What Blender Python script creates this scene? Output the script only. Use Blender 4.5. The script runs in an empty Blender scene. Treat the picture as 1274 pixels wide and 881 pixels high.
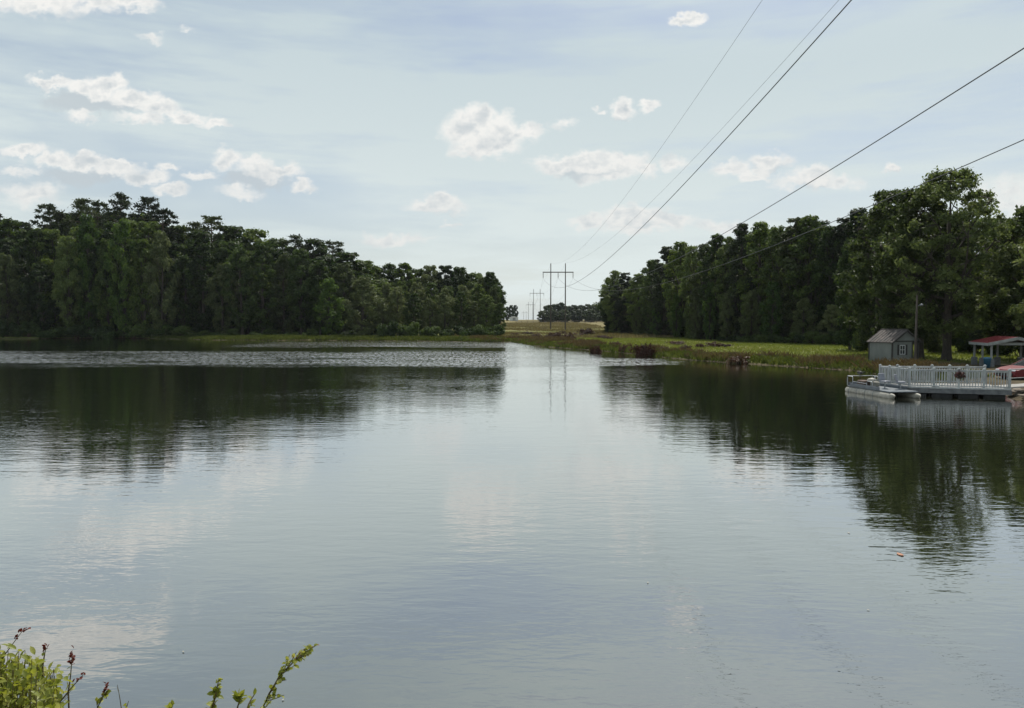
import bpy, math, random
import numpy as np
from mathutils import Vector, Matrix
R = math.radians
PI = math.pi
rng = np.random.default_rng(11)
random.seed(11)
sc = bpy.context.scene
col = sc.collection

# ------------------------------------------------------------------ camera
F = 950.0            # focal length in photograph pixels
CX, CY = 637.0, 440.5
HC = 3.8             # eye height above the water
PITCH = math.atan((CY - 400.0) / F)
cam_d = bpy.data.cameras.new('camera')
cam = bpy.data.objects.new('camera', cam_d)
col.objects.link(cam)
cam_d.sensor_width = 36.0
cam_d.lens = F / 1274.0 * 36.0
cam_d.clip_start = 0.1
cam_d.clip_end = 20000
cam.location = (0, 0, HC)
cam.rotation_euler = (R(90) - PITCH, 0, 0)
sc.camera = cam
cp, sp = math.cos(PITCH), math.sin(PITCH)

def ray(px, py):
    x = (px - CX) / F
    y = -(py - CY) / F
    return Vector((x, cp + y * sp, -sp + y * cp))

def at(px, py, Y):
    """point on the sight line at depth Y"""
    d = ray(px, py)
    return Vector((0, 0, HC)) + d * (Y / d.y)

def on(px, py, z=0.0):
    """point on the sight line at height z"""
    d = ray(px, py)
    return Vector((0, 0, HC)) + d * ((z - HC) / d.z)

# ------------------------------------------------------------------ helpers
def tag(o, label=None, cat=None, group=None, kind=None):
    if label: o['label'] = label
    if cat: o['category'] = cat
    if group: o['group'] = group
    if kind: o['kind'] = kind
    return o

def empty(name, loc=(0, 0, 0), rz=0.0):
    o = bpy.data.objects.new(name, None)
    o.empty_display_size = 0.3
    col.objects.link(o)
    o.location = loc
    o.rotation_euler = (0, 0, rz)
    return o

def np_mesh(name, verts, faces, mat=None, smooth=False):
    """faces: (n,k) array, every face k-sided"""
    verts = np.asarray(verts, dtype=np.float32)
    faces = np.asarray(faces, dtype=np.int32)
    me = bpy.data.meshes.new(name)
    n, k = faces.shape
    me.vertices.add(len(verts))
    me.vertices.foreach_set('co', verts.ravel())
    me.loops.add(n * k)
    me.loops.foreach_set('vertex_index', faces.ravel())
    me.polygons.add(n)
    me.polygons.foreach_set('loop_start', np.arange(0, n * k, k, dtype=np.int32))
    me.polygons.foreach_set('loop_total', np.full(n, k, dtype=np.int32))
    me.polygons.foreach_set('use_smooth', np.full(n, smooth, dtype=bool))
    me.update(calc_edges=True)
    if mat: me.materials.append(mat)
    return me

def link(name, me, parent=None, loc=None):
    o = bpy.data.objects.new(name, me)
    col.objects.link(o)
    if parent: o.parent = parent
    if loc is not None: o.location = loc
    return o

class MB:
    def __init__(s): s.v = []; s.f = []; s.sm = []
    def add(s, vs, fs, smooth=False):
        b = len(s.v)
        s.v += [tuple(v) for v in vs]
        for f in fs:
            s.f.append(tuple(b + i for i in f)); s.sm.append(smooth)
        return s
    def box(s, c, size, rot=None, bev=0.0):
        x, y, z = [a / 2 for a in size]
        if bev > 0:
            b = min(bev, x * .8, y * .8, z * .8)
            pts = []
            for sz in (-1, 1):
                for ring in (0, 1):
                    ins = b if (ring == (0 if sz < 0 else 1)) else 0
                    zz = sz * z if ins else sz * (z - b)
                    X, Y = x - ins, y - ins
                    q = b * .6
                    pts.append([(X, -Y + q, zz), (X, Y - q, zz), (X - q, Y, zz), (-X + q, Y, zz),
                                (-X, Y - q, zz), (-X, -Y + q, zz), (-X + q, -Y, zz), (X - q, -Y, zz)])
            vs = [p for r_ in pts for p in r_]
            fs = [tuple(range(7, -1, -1)), tuple(range(24, 32))]
            for k in range(3):
                for i in range(8):
                    j = (i + 1) % 8
                    fs.append((k * 8 + i, k * 8 + j, k * 8 + 8 + j, k * 8 + 8 + i))
        else:
            vs = [(-x, -y, -z), (x, -y, -z), (x, y, -z), (-x, y, -z), (-x, -y, z), (x, -y, z), (x, y, z), (-x, y, z)]
            fs = [(0, 3, 2, 1), (4, 5, 6, 7), (0, 1, 5, 4), (1, 2, 6, 5), (2, 3, 7, 6), (3, 0, 4, 7)]
        M = rot if rot is not None else Matrix.Identity(3)
        c = Vector(c)
        return s.add([M @ Vector(v) + c for v in vs], fs)
    def tube(s, pts, rad, n=8, smooth=True):
        pts = [Vector(p) for p in pts]
        if not hasattr(rad, '__len__'): rad = [rad] * len(pts)
        vs, fs = [], []
        for i, p in enumerate(pts):
            t = (pts[min(i + 1, len(pts) - 1)] - pts[max(i - 1, 0)]).normalized()
            a = Vector((0, 0, 1)) if abs(t.z) < .9 else Vector((1, 0, 0))
            u = t.cross(a).normalized(); w = t.cross(u)
            for k in range(n):
                g = 2 * PI * k / n
                vs.append(p + (u * math.cos(g) + w * math.sin(g)) * rad[i])
        for i in range(len(pts) - 1):
            for k in range(n):
                l = (k + 1) % n
                fs.append((i * n + k, i * n + l, (i + 1) * n + l, (i + 1) * n + k))
        s.add(vs, fs, smooth)
        m = (len(pts) - 1) * n
        s.add(vs[:n], [tuple(range(n - 1, -1, -1))]); s.add(vs[m:], [tuple(range(n))])
        return s
    def lathe(s, prof, c=(0, 0, 0), n=16, rot=None):
        vs, fs = [], []
        M = rot if rot is not None else Matrix.Identity(3)
        for r_, z in prof:
            for k in range(n):
                g = 2 * PI * k / n
                vs.append(M @ Vector((r_ * math.cos(g), r_ * math.sin(g), z)) + Vector(c))
        for i in range(len(prof) - 1):
            for k in range(n):
                l = (k + 1) % n
                fs.append((i * n + k, i * n + l, (i + 1) * n + l, (i + 1) * n + k))
        return s.add(vs, fs, True)
    def poly(s, pts): return s.add(pts, [tuple(range(len(pts)))])
    def prism(s, outline, vec):
        n = len(outline); vec = Vector(vec)
        a = [Vector(p) for p in outline]; b = [p + vec for p in a]
        fs = [tuple(range(n - 1, -1, -1)), tuple(range(n, 2 * n))]
        for i in range(n):
            j = (i + 1) % n
            fs.append((i, j, n + j, n + i))
        return s.add(a + b, fs)
    def build(s, name, mat, parent=None, loc=None, recalc=True):
        me = bpy.data.meshes.new(name)
        me.from_pydata(s.v, [], s.f)
        me.polygons.foreach_set('use_smooth', s.sm)
        if recalc:
            import bmesh
            bm = bmesh.new(); bm.from_mesh(me)
            bmesh.ops.recalc_face_normals(bm, faces=bm.faces)
            bm.to_mesh(me); bm.free()
        me.materials.append(mat)
        me.update()
        return link(name, me, parent, loc)

# ------------------------------------------------------------------ materials
def new_mat(name):
    m = bpy.data.materials.new(name); m.use_nodes = True
    nt = m.node_tree; nt.nodes.clear()
    return m, nt, nt.nodes, nt.links

def simple(name, c1, c2=None, rough=.7, scale=3.0, metal=0.0, bump=0.0, stretch=(1, 1, 1), spec=.4, detail=6):
    m, nt, N, L = new_mat(name)
    out = N.new('ShaderNodeOutputMaterial'); p = N.new('ShaderNodeBsdfPrincipled')
    L.new(p.outputs[0], out.inputs[0])
    p.inputs['Roughness'].default_value = rough
    p.inputs['Metallic'].default_value = metal
    p.inputs['Specular IOR Level'].default_value = spec
    tc = N.new('ShaderNodeTexCoord'); mp = N.new('ShaderNodeMapping')
    mp.inputs['Scale'].default_value = stretch
    L.new(tc.outputs['Object'], mp.inputs[0])
    nz = N.new('ShaderNodeTexNoise'); nz.inputs['Scale'].default_value = scale
    nz.inputs['Detail'].default_value = detail; nz.inputs['Roughness'].default_value = .65
    L.new(mp.outputs[0], nz.inputs['Vector'])
    cr = N.new('ShaderNodeValToRGB')
    cr.color_ramp.elements[0].position = .35; cr.color_ramp.elements[1].position = .68
    cr.color_ramp.elements[0].color = (*c1, 1); cr.color_ramp.elements[1].color = (*(c2 or c1), 1)
    L.new(nz.outputs['Fac'], cr.inputs[0]); L.new(cr.outputs[0], p.inputs['Base Color'])
    if bump:
        b = N.new('ShaderNodeBump'); b.inputs['Strength'].default_value = bump; b.inputs['Distance'].default_value = .02
        L.new(nz.outputs['Fac'], b.inputs['Height']); L.new(b.outputs[0], p.inputs['Normal'])
    return m

def leaf_mat(name, dark, mid, light, trans=.35, rough=.55, hue=.85):
    """foliage: colour varies from leaf to leaf, clump to clump and tree to tree; light also passes through the leaves"""
    m, nt, N, L = new_mat(name)
    out = N.new('ShaderNodeOutputMaterial')
    geo = N.new('ShaderNodeNewGeometry'); oi = N.new('ShaderNodeObjectInfo'); tc = N.new('ShaderNodeTexCoord')
    nz = N.new('ShaderNodeTexNoise'); nz.inputs['Scale'].default_value = .45; nz.inputs['Detail'].default_value = 3
    L.new(tc.outputs['Object'], nz.inputs['Vector'])
    a = N.new('ShaderNodeMath'); a.operation = 'MULTIPLY_ADD'; a.inputs[1].default_value = .42
    L.new(geo.outputs['Random Per Island'], a.inputs[0])
    b = N.new('ShaderNodeMath'); b.operation = 'MULTIPLY_ADD'; b.inputs[1].default_value = hue; b.inputs[2].default_value = -hue * .5
    L.new(oi.outputs['Random'], b.inputs[0])
    c = N.new('ShaderNodeMath'); c.operation = 'MULTIPLY_ADD'; c.inputs[1].default_value = .9; c.inputs[2].default_value = -.15
    L.new(nz.outputs['Fac'], c.inputs[0]); L.new(b.outputs[0], a.inputs[2])
    d = N.new('ShaderNodeMath'); d.operation = 'ADD'; L.new(a.outputs[0], d.inputs[0]); L.new(c.outputs[0], d.inputs[1])
    cr = N.new('ShaderNodeValToRGB'); e = cr.color_ramp.elements
    e[0].position = .1; e[0].color = (*dark, 1); e[1].position = 1.0; e[1].color = (*light, 1)
    k = e.new(.55); k.color = (*mid, 1)
    L.new(d.outputs[0], cr.inputs[0])
    p = N.new('ShaderNodeBsdfPrincipled'); p.inputs['Roughness'].default_value = rough
    p.inputs['Specular IOR Level'].default_value = .25
    t = N.new('ShaderNodeBsdfTranslucent')
    hs = N.new('ShaderNodeHueSaturation'); hs.inputs['Saturation'].default_value = 1.15; hs.inputs['Value'].default_value = 1.25
    hs.inputs['Hue'].default_value = .49
    L.new(cr.outputs[0], p.inputs['Base Color']); L.new(cr.outputs[0], hs.inputs['Color']); L.new(hs.outputs[0], t.inputs[0])
    mx = N.new('ShaderNodeMixShader'); mx.inputs[0].default_value = trans
    L.new(p.outputs[0], mx.inputs[1]); L.new(t.outputs[0], mx.inputs[2]); L.new(mx.outputs[0], out.inputs[0])
    return m

M = {}
M['bark'] = simple('bark', (.03, .025, .02), (.075, .062, .05), .9, 9, bump=.6, stretch=(1, 1, .25))
M['pine_bark'] = simple('pine_bark', (.07, .045, .032), (.14, .095, .07), .9, 7, bump=.6, stretch=(1, 1, .3))
M['leaf'] = leaf_mat('broad_leaves', (.012, .026, .007), (.050, .082, .018), (.12, .165, .038), .42)
M['leaf_mid'] = leaf_mat('mid_green_leaves', (.016, .034, .010), (.060, .094, .026), (.14, .185, .055), .42)
M['leaf_bright'] = leaf_mat('bright_leaves', (.04, .08, .018), (.10, .16, .035), (.19, .27, .065), .5)
M['leaf_grey'] = leaf_mat('olive_leaves', (.04, .055, .022), (.09, .115, .042), (.17, .195, .08), .4)
M['leaf_oak'] = leaf_mat('oak_leaves', (.034, .05, .016), (.088, .118, .038), (.19, .225, .09), .45)
M['needle'] = leaf_mat('pine_needles', (.012, .02, .008), (.032, .048, .017), (.07, .09, .03), .28)
M['leaf_far'] = leaf_mat('far_leaves', (.02, .034, .014), (.036, .056, .022), (.06, .085, .03), .3)
M['bush'] = leaf_mat('bush_leaves', (.022, .04, .012), (.045, .075, .02), (.09, .13, .032), .35)
M['red_bush'] = leaf_mat('russet_leaves', (.03, .014, .010), (.06, .028, .018), (.09, .06, .03), .3)
M['twig'] = simple('twig', (.06, .035, .028), (.1, .06, .045), .85, 20)

# ------------------------------------------------------------------ terrain
SH = [(0, 421.5), (150, 421), (230, 422), (262, 423.3), (300, 423), (345, 423.6), (385, 423), (420, 423.6), (470, 424), (520, 424.4),
      (560, 425), (600, 425.6), (635, 425.8), (648, 427.2), (662, 430), (700, 433.2), (735, 435.4), (785, 440), (825, 444.7),
      (860, 448), (897, 450.7), (944, 453.6), (980, 456), (1020, 458.6), (1060, 461), (1092, 466)]
pond = [tuple(on(x, y, 0).to_2d()) for x, y in SH]
pond += [(27.6, 50), (27.0, 45), (26.1, 41), (24.9, 38.2), (24.2, 36.6), (23.7, 35.2), (23.9, 33), (23.6, 28), (22.5, 20), (20, 12), (14, 6.4), (0, 5.0),
         (-20, 5), (-60, 7), (-100, 22), (-135, 60), (-150, 110), (-140, 150)]
pond = np.array(pond, dtype=float)

def sdist(x, y):
    """distance to the shoreline, positive on land"""
    x = np.asarray(x, float); y = np.asarray(y, float)
    dmin = np.full(x.shape, 1e9); inside = np.zeros(x.shape, bool)
    n = len(pond)
    for i in range(n):
        ax, ay = pond[i]; bx, by = pond[(i + 1) % n]
        ex, ey = bx - ax, by - ay
        t = np.clip(((x - ax) * ex + (y - ay) * ey) / (ex * ex + ey * ey), 0, 1)
        d = np.hypot(x - ax - t * ex, y - ay - t * ey)
        dmin = np.minimum(dmin, d)
        c = ((ay > y) != (by > y)) & (x < (bx - ax) * (y - ay) / (by - ay + 1e-12) + ax)
        inside ^= c
    return np.where(inside, -dmin, dmin)

def ground(x, y):
    x = np.asarray(x, float); y = np.asarray(y, float)
    s = sdist(x, y)
    wob = .35 * np.sin(x * .9 + 1.3 * np.sin(y * .31)) * np.sin(y * .7 + x * .23) + .2 * np.sin(x * 2.1 + y * 1.7)
    s2 = s + wob * .6 * np.clip(1 - np.abs(s) / 6, 0, 1) * np.clip((y - 8) / 10, 0, 1)
    land = .42 * (1 - np.exp(-np.maximum(s2, 0) / 1.2)) + .0035 * np.clip(s2, 0, 120)
    rise = np.interp(y, [0, 150, 210, 236, 270, 320, 400, 500, 560, 700, 1100, 3000, 9000],
                     [0, 0, .0, .25, .8, 1.4, 2.15, 4.0, 4.2, 2.0, 0, -4, -40])
    land = land + rise * np.clip(s2 / 30, 0, 1)
    land = land + .06 * np.sin(x * .35) * np.sin(y * .28 + 1) * np.clip(s2 / 4, 0, 1)
    dam = 2.2 * np.clip(s / 5.2, 0, 1) ** .9
    k = np.clip((11 - y) / 6, 0, 1) * np.clip((40 - np.abs(x)) / 15 + 1, 0, 1)
    land = land * (1 - k) + np.maximum(dam, land) * k
    return np.where(s2 > 0, land, np.maximum(s2 * .35, -2.0))

def gz(x, y): return float(ground(np.array([x]), np.array([y]))[0])

def axis(fine0, fine1, step, lo, hi):
    a = list(np.arange(fine0, fine1 + .01, step))
    s = step; p = fine1
    while p < hi: s *= 1.22; p += s; a.append(min(p, hi))
    s = step; p = fine0; b = []
    while p > lo: s *= 1.22; p -= s; b.append(max(p, lo))
    return np.array(sorted(set(b)) + a)
xs = axis(-128, 70, 1.0, -7000, 7000)
ys = np.concatenate([axis(0, 205, 1.0, -400, 205)[:-1], axis(205, 560, 4.0, 205, 9000)])
GX, GY = np.meshgrid(xs, ys)
GZ = ground(GX.ravel(), GY.ravel())
nx, ny = len(xs), len(ys)
idx = np.arange(nx * ny).reshape(ny, nx)
fc = np.stack([idx[:-1, :-1].ravel(), idx[:-1, 1:].ravel(), idx[1:, 1:].ravel(), idx[1:, :-1].ravel()], 1)

def ground_material():
    m, nt, N, L = new_mat('grass_ground')
    out = N.new('ShaderNodeOutputMaterial'); p = N.new('ShaderNodeBsdfPrincipled'); L.new(p.outputs[0], out.inputs[0])
    p.inputs['Roughness'].default_value = .95; p.inputs['Specular IOR Level'].default_value = .1
    tc = N.new('ShaderNodeTexCoord')
    def noise(scale, det=5, stretch=None):
        n = N.new('ShaderNodeTexNoise'); n.inputs['Scale'].default_value = scale; n.inputs['Detail'].default_value = det
        n.inputs['Roughness'].default_value = .62
        if stretch:
            mp = N.new('ShaderNodeMapping'); mp.inputs['Scale'].default_value = stretch
            L.new(tc.outputs['Object'], mp.inputs[0]); L.new(mp.outputs[0], n.inputs['Vector'])
        else: L.new(tc.outputs['Object'], n.inputs['Vector'])
        return n
    def ramp(src, a, b, c1, c2):
        r = N.new('ShaderNodeValToRGB'); r.color_ramp.elements[0].position = a; r.color_ramp.elements[1].position = b
        r.color_ramp.elements[0].color = (*c1, 1); r.color_ramp.elements[1].color = (*c2, 1)
        L.new(src, r.inputs[0]); return r
    def mix(f, a, b):
        x = N.new('ShaderNodeMix'); x.data_type = 'RGBA'
        L.new(f, x.inputs[0]); L.new(a, x.inputs[6]); L.new(b, x.inputs[7]); return x.outputs[2]
    green = ramp(noise(.9, 8).outputs['Fac'], .35, .7, (.085, .11, .024), (.155, .17, .045)).outputs[0]
    tan = ramp(noise(.35, 6).outputs['Fac'], .35, .7, (.13, .11, .05), (.21, .18, .085)).outputs[0]
    dirt = ramp(noise(2.5, 8).outputs['Fac'], .3, .7, (.045, .036, .024), (.115, .09, .06)).outputs[0]
    patch = ramp(noise(.055, 4, (1, .6, 1)).outputs['Fac'], .50, .66, (0, 0, 0), (.75, .75, .75)).outputs[0]
    c = mix(patch, green, tan)
    sx = N.new('ShaderNodeSeparateXYZ'); L.new(tc.outputs['Object'], sx.inputs[0])
    def mapr(src, a, b):
        r = N.new('ShaderNodeMapRange'); r.inputs[1].default_value = a; r.inputs[2].default_value = b; L.new(src, r.inputs[0]); return r.outputs[0]
    far = mapr(sx.outputs[1], 215, 330)                     # dry upland pasture beyond the pond
    nf = N.new('ShaderNodeMath'); nf.operation = 'MULTIPLY_ADD'; nf.inputs[1].default_value = 1.2; nf.inputs[2].default_value = -.45
    L.new(noise(.02, 4, (1, 2.5, 1)).outputs['Fac'], nf.inputs[0])
    fa = N.new('ShaderNodeMath'); fa.operation = 'ADD'; fa.use_clamp = True; L.new(far, fa.inputs[0]); L.new(nf.outputs[0], fa.inputs[1])
    fm = N.new('ShaderNodeMath'); fm.operation = 'MULTIPLY'; fm.use_clamp = True; L.new(fa.outputs[0], fm.inputs[0]); L.new(mapr(sx.outputs[1], 150, 230), fm.inputs[1])
    c = mix(fm.outputs[0], c, tan)
    # bare yard by the dock
    g = N.new('ShaderNodeVectorMath'); g.operation = 'DISTANCE'; g.inputs[1].default_value = (34, 46, 0.4)
    L.new(tc.outputs['Object'], g.inputs[0])
    yd = mapr(g.outputs['Value'], 21, 14)
    yn = N.new('ShaderNodeMath'); yn.operation = 'MULTIPLY'; yn.use_clamp = True
    L.new(yd, yn.inputs[0]); L.new(ramp(noise(.35, 6).outputs['Fac'], .25, .55, (.55, .55, .55), (1, 1, 1)).outputs[0], yn.inputs[1])
    c = mix(yn.outputs[0], c, dirt)
    # mud at the waterline
    mud = mapr(sx.outputs[2], .16, .02)
    c = mix(mud, c, dirt)
    L.new(c, p.inputs['Base Color'])
    b = N.new('ShaderNodeBump'); b.inputs['Strength'].default_value = .7; b.inputs['Distance'].default_value = .12
    L.new(noise(3.5, 8).outputs['Fac'], b.inputs['Height']); L.new(b.outputs[0], p.inputs['Normal'])
    return m
gm = np_mesh('ground', np.stack([GX.ravel(), GY.ravel(), GZ], 1), fc, ground_material(), True)
tag(link('ground', gm), kind='structure')

# ------------------------------------------------------------------ water
def water_material():
    m, nt, N, L = new_mat('pond_water')
    out = N.new('ShaderNodeOutputMaterial')
    tc = N.new('ShaderNodeTexCoord')
    sx = N.new('ShaderNodeSeparateXYZ'); L.new(tc.outputs['Object'], sx.inputs[0])
    def noise(scale, det, stretch, rough=.55, dist=0.0, rz=0.0):
        n = N.new('ShaderNodeTexNoise'); n.inputs['Scale'].default_value = scale; n.inputs['Detail'].default_value = det
        n.inputs['Roughness'].default_value = rough; n.inputs['Distortion'].default_value = dist
        mp = N.new('ShaderNodeMapping'); mp.inputs['Scale'].default_value = stretch; mp.inputs['Rotation'].default_value = (0, 0, rz)
        L.new(tc.outputs['Object'], mp.inputs[0]); L.new(mp.outputs[0], n.inputs['Vector']); return n.outputs['Fac']
    def mth(op, a, b=None, c=None, clamp=False):
        n = N.new('ShaderNodeMath'); n.operation = op; n.use_clamp = clamp
        for i, v in enumerate((a, b, c)):
            if v is None: continue
            if isinstance(v, (int, float)): n.inputs[i].default_value = v
            else: L.new(v, n.inputs[i])
        return n.outputs[0]
    def step(v, a, b):
        r = N.new('ShaderNodeMapRange'); r.interpolation_type = 'SMOOTHSTEP'
        r.inputs[1].default_value = a; r.inputs[2].default_value = b; L.new(v, r.inputs[0]); return r.outputs[0]
    warp = noise(.06, 4, (.5, 1.6, 1))
    warp2 = noise(.25, 5, (.25, 1.5, 1))
    yy = mth('ADD', sx.outputs[1], mth('ADD', mth('MULTIPLY_ADD', warp, 26, -13), mth('MULTIPLY_ADD', warp2, 10, -5)))
    xx = mth('ADD', sx.outputs[0], mth('MULTIPLY_ADD', warp, 14, -7))
    def rect(x0, x1, y0, y1, fx, fy):
        a = mth('MULTIPLY', step(xx, x0 - fx, x0 + fx), step(xx, x1 + fx, x1 - fx))
        b = mth('MULTIPLY', step(yy, y0 - fy, y0 + fy), step(yy, y1 + fy, y1 - fy))
        return mth('MULTIPLY', a, b)
    # gusts that ruffle the pond
    g1 = rect(-140, 3, 65, 100, 5, 6)
    g2 = rect(-44, 4, 112, 146, 5, 4)
    g3 = rect(7, 16, 68, 82, 2, 3)
    g4 = mth('MULTIPLY', rect(-60, 60, 40, 150, 10, 10), .12)
    gust = mth('MAXIMUM', mth('MAXIMUM', g1, g2), mth('MAXIMUM', g3, g4))
    streak = mth('MULTIPLY', step(noise(.5, 4, (.16, 1.4, 1), .7), .30, .60), step(noise(2.2, 2, (1.4, .45, 1), .6), .38, .62))
    gust = mth('MULTIPLY', gust, mth('MULTIPLY_ADD', streak, 1.1, .12))
    rough = mth('MULTIPLY_ADD', gust, .20, .012)
    # ripples: short crests lying across the view, plus cat's-paws
    r1 = noise(2.3, 3, (.55, 1.5, 1), .55, .3, .12)
    r2 = noise(.8, 2, (.5, 1.2, 1), .5, .2, -.2)
    r3 = noise(7.5, 2, (.5, 1.3, 1), .5, 0, .25)
    amp = noise(.07, 3, (1, 1.4, 1))
    amp = step(amp, .3, .65)
    h = mth('ADD', mth('MULTIPLY', r1, .26), mth('MULTIPLY', r2, .26))
    h = mth('ADD', h, mth('MULTIPLY', r3, mth('MULTIPLY', amp, .12)))
    st = mth('MULTIPLY_ADD', gust, 3.0, mth('MULTIPLY_ADD', amp, .45, .42))
    h = mth('MULTIPLY', h, st)
    bp = N.new('ShaderNodeBump'); bp.inputs['Strength'].default_value = 1.0; bp.inputs['Distance'].default_value = .030
    L.new(h, bp.inputs['Height'])
    gl = N.new('ShaderNodeBsdfGlossy'); gl.inputs['Color'].default_value = (.97, .965, .95, 1)
    L.new(rough, gl.inputs['Roughness']); L.new(bp.outputs[0], gl.inputs['Normal'])
    df = N.new('ShaderNodeBsdfDiffuse'); df.inputs['Color'].default_value = (.014, .017, .008, 1)
    lw = N.new('ShaderNodeLayerWeight'); lw.inputs['Blend'].default_value = .5; L.new(bp.outputs[0], lw.inputs['Normal'])
    refl = mth('MULTIPLY_ADD', mth('POWER', lw.outputs['Facing'], 1.55), .96, .04)
    mx = N.new('ShaderNodeMixShader'); L.new(refl, mx.inputs[0])
    L.new(df.outputs[0], mx.inputs[1]); L.new(gl.outputs[0], mx.inputs[2]); L.new(mx.outputs[0], out.inputs[0])
    return m
wm = np_mesh('water', [(-175, 2, 0), (60, 2, 0), (60, 185, 0), (-175, 185, 0)], [(0, 1, 2, 3)], water_material())
tag(link('water', wm), kind='structure')

# ------------------------------------------------------------------ sky
SUN_EL, SUN_AZ = 60.0, 22.0       # degrees; azimuth from +Y towards +X
def build_world():
    w = bpy.data.worlds.new('World'); sc.world = w; w.use_nodes = True
    nt = w.node_tree; N, L = nt.nodes, nt.links; N.clear()
    out = N.new('ShaderNodeOutputWorld'); bg = N.new('ShaderNodeBackground'); bg.inputs[1].default_value = .1
    L.new(bg.outputs[0], out.inputs[0])
    sky = N.new('ShaderNodeTexSky'); sky.sky_type = 'NISHITA'; sky.sun_disc = False
    sky.sun_elevation = R(SUN_EL); sky.sun_rotation = R(SUN_AZ)
    sky.air_density = 1.0; sky.dust_density = 2.0; sky.ozone_density = 1.2
    tc = N.new('ShaderNodeTexCoord')
    sx = N.new('ShaderNodeSeparateXYZ'); L.new(tc.outputs['Generated'], sx.inputs[0])
    def mth(op, a, b=None, c=None, clamp=False):
        n = N.new('ShaderNodeMath'); n.operation = op; n.use_clamp = clamp
        for i, v in enumerate((a, b, c)):
            if v is None: continue
            if isinstance(v, (int, float)): n.inputs[i].default_value = v
            else: L.new(v, n.inputs[i])
        return n.outputs[0]
    def step(v, a, b, lin=False):
        r = N.new('ShaderNodeMapRange')
        if not lin: r.interpolation_type = 'SMOOTHSTEP'
        r.inputs[1].default_value = a; r.inputs[2].default_value = b; L.new(v, r.inputs[0]); return r.outputs[0]
    def mixc(f, a, b):
        x = N.new('ShaderNodeMix'); x.data_type = 'RGBA'
        if isinstance(f, (int, float)): x.inputs[0].default_value = f
        else: L.new(f, x.inputs[0])
        for i, v in ((6, a), (7, b)):
            if isinstance(v, tuple): x.inputs[i].default_value = (*v, 1)
            else: L.new(v, x.inputs[i])
        return x.outputs[2]
    yc = mth('MAXIMUM', sx.outputs[1], .12)
    u = mth('DIVIDE', sx.outputs[0], yc); v = mth('DIVIDE', sx.outputs[2], yc)
    cb = N.new('ShaderNodeCombineXYZ'); L.new(u, cb.inputs[0]); L.new(v, cb.inputs[1])
    uv = cb.outputs[0]
    def noise(vec, scale, det, rough, stretch=(1, 1, 1), loc=(0, 0, 0)):
        mp = N.new('ShaderNodeMapping'); mp.inputs['Scale'].default_value = stretch; mp.inputs['Location'].default_value = loc
        L.new(vec, mp.inputs[0])
        n = N.new('ShaderNodeTexNoise'); n.inputs['Scale'].default_value = scale; n.inputs['Detail'].default_value = det; n.inputs['Roughness'].default_value = rough
        L.new(mp.outputs[0], n.inputs['Vector']); return n
    # thin high veil over the blue
    veil = noise(tc.outputs['Generated'], 2.2, 5, .55, (1, 1, 3.2), (3.1, 1.7, .4)).outputs['Fac']
    streaks = noise(tc.outputs['Generated'], 3.0, 6, .6, (.8, 1.0, 6.5), (1.1, .3, 2.4)).outputs['Fac']
    low = step(sx.outputs[2], .42, .0)
    vf = mth('ADD', mth('MULTIPLY', step(veil, .34, .66), .50), mth('MULTIPLY_ADD', low, .38, .42), clamp=True)
    right = step(sx.outputs[0], -.55, .45)
    veilcol = mixc(low, VEIL_HI, VEIL_LO)
    dt = N.new('ShaderNodeVectorMath'); dt.operation = 'DOT_PRODUCT'; L.new(tc.outputs['Generated'], dt.inputs[0])
    e_, a_ = R(SUN_EL), R(SUN_AZ)
    dt.inputs[1].default_value = (math.sin(a_) * math.cos(e_), math.cos(a_) * math.cos(e_), math.sin(e_))
    near = step(dt.outputs['Value'], .72, 1.0)
    veilcol = mixc(near, veilcol, VEIL_SUN)
    vf = mth('ADD', vf, mth('MULTIPLY_ADD', step(streaks, .36, .64), .5, -.25), clamp=True)
    vf = mth('MAXIMUM', vf, mth('MULTIPLY', near, .9))
    base = mixc(vf, sky.outputs[0], veilcol)
    # warp for ragged cumulus edges
    wn = noise(uv, 27, 6, .6, (1, 1.35, 1)).outputs['Color']
    wv = N.new('ShaderNodeVectorMath'); wv.operation = 'SUBTRACT'; wv.inputs[1].default_value = (.5, .5, .5); L.new(wn, wv.inputs[0])
    ws = N.new('ShaderNodeVectorMath'); ws.operation = 'SCALE'; ws.inputs['Scale'].default_value = .048; L.new(wv.outputs[0], ws.inputs[0])
    wa = N.new('ShaderNodeVectorMath'); wa.operation = 'ADD'; L.new(uv, wa.inputs[0]); L.new(ws.outputs[0], wa.inputs[1])
    flat = N.new('ShaderNodeVectorMath'); flat.operation = 'MULTIPLY'; flat.inputs[1].default_value = (1, 1, 0); L.new(wa.outputs[0], flat.inputs[0])
    P = flat.outputs[0]
    def field(blobs):
        acc = None
        for (x, y, a, b, s) in blobs:
            d = N.new('ShaderNodeVectorMath'); d.operation = 'SUBTRACT'
            d.inputs[1].default_value = ((x - CX) / F, (400 - y) / F, 0); L.new(P, d.inputs[0])
            e = N.new('ShaderNodeVectorMath'); e.operation = 'MULTIPLY'; e.inputs[1].default_value = (F / a, F / b, 0); L.new(d.outputs[0], e.inputs[0])
            l = N.new('ShaderNodeVectorMath'); l.operation = 'LENGTH'; L.new(e.outputs[0], l.inputs[0])
            q = mth('MULTIPLY', mth('SUBTRACT', 1.0, l.outputs['Value']), s)
            acc = q if acc is None else mth('MAXIMUM', acc, q)
        return acc
    top = field(CLOUDS)
    under = field(UNDER)
    fine = noise(uv, 36, 6, .58, (1, 1.25, 1)).outputs['Fac']
    fine2 = noise(uv, 36, 6, .58, (1, 1.25, 1), (.0, .25, 0)).outputs['Fac']
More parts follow.
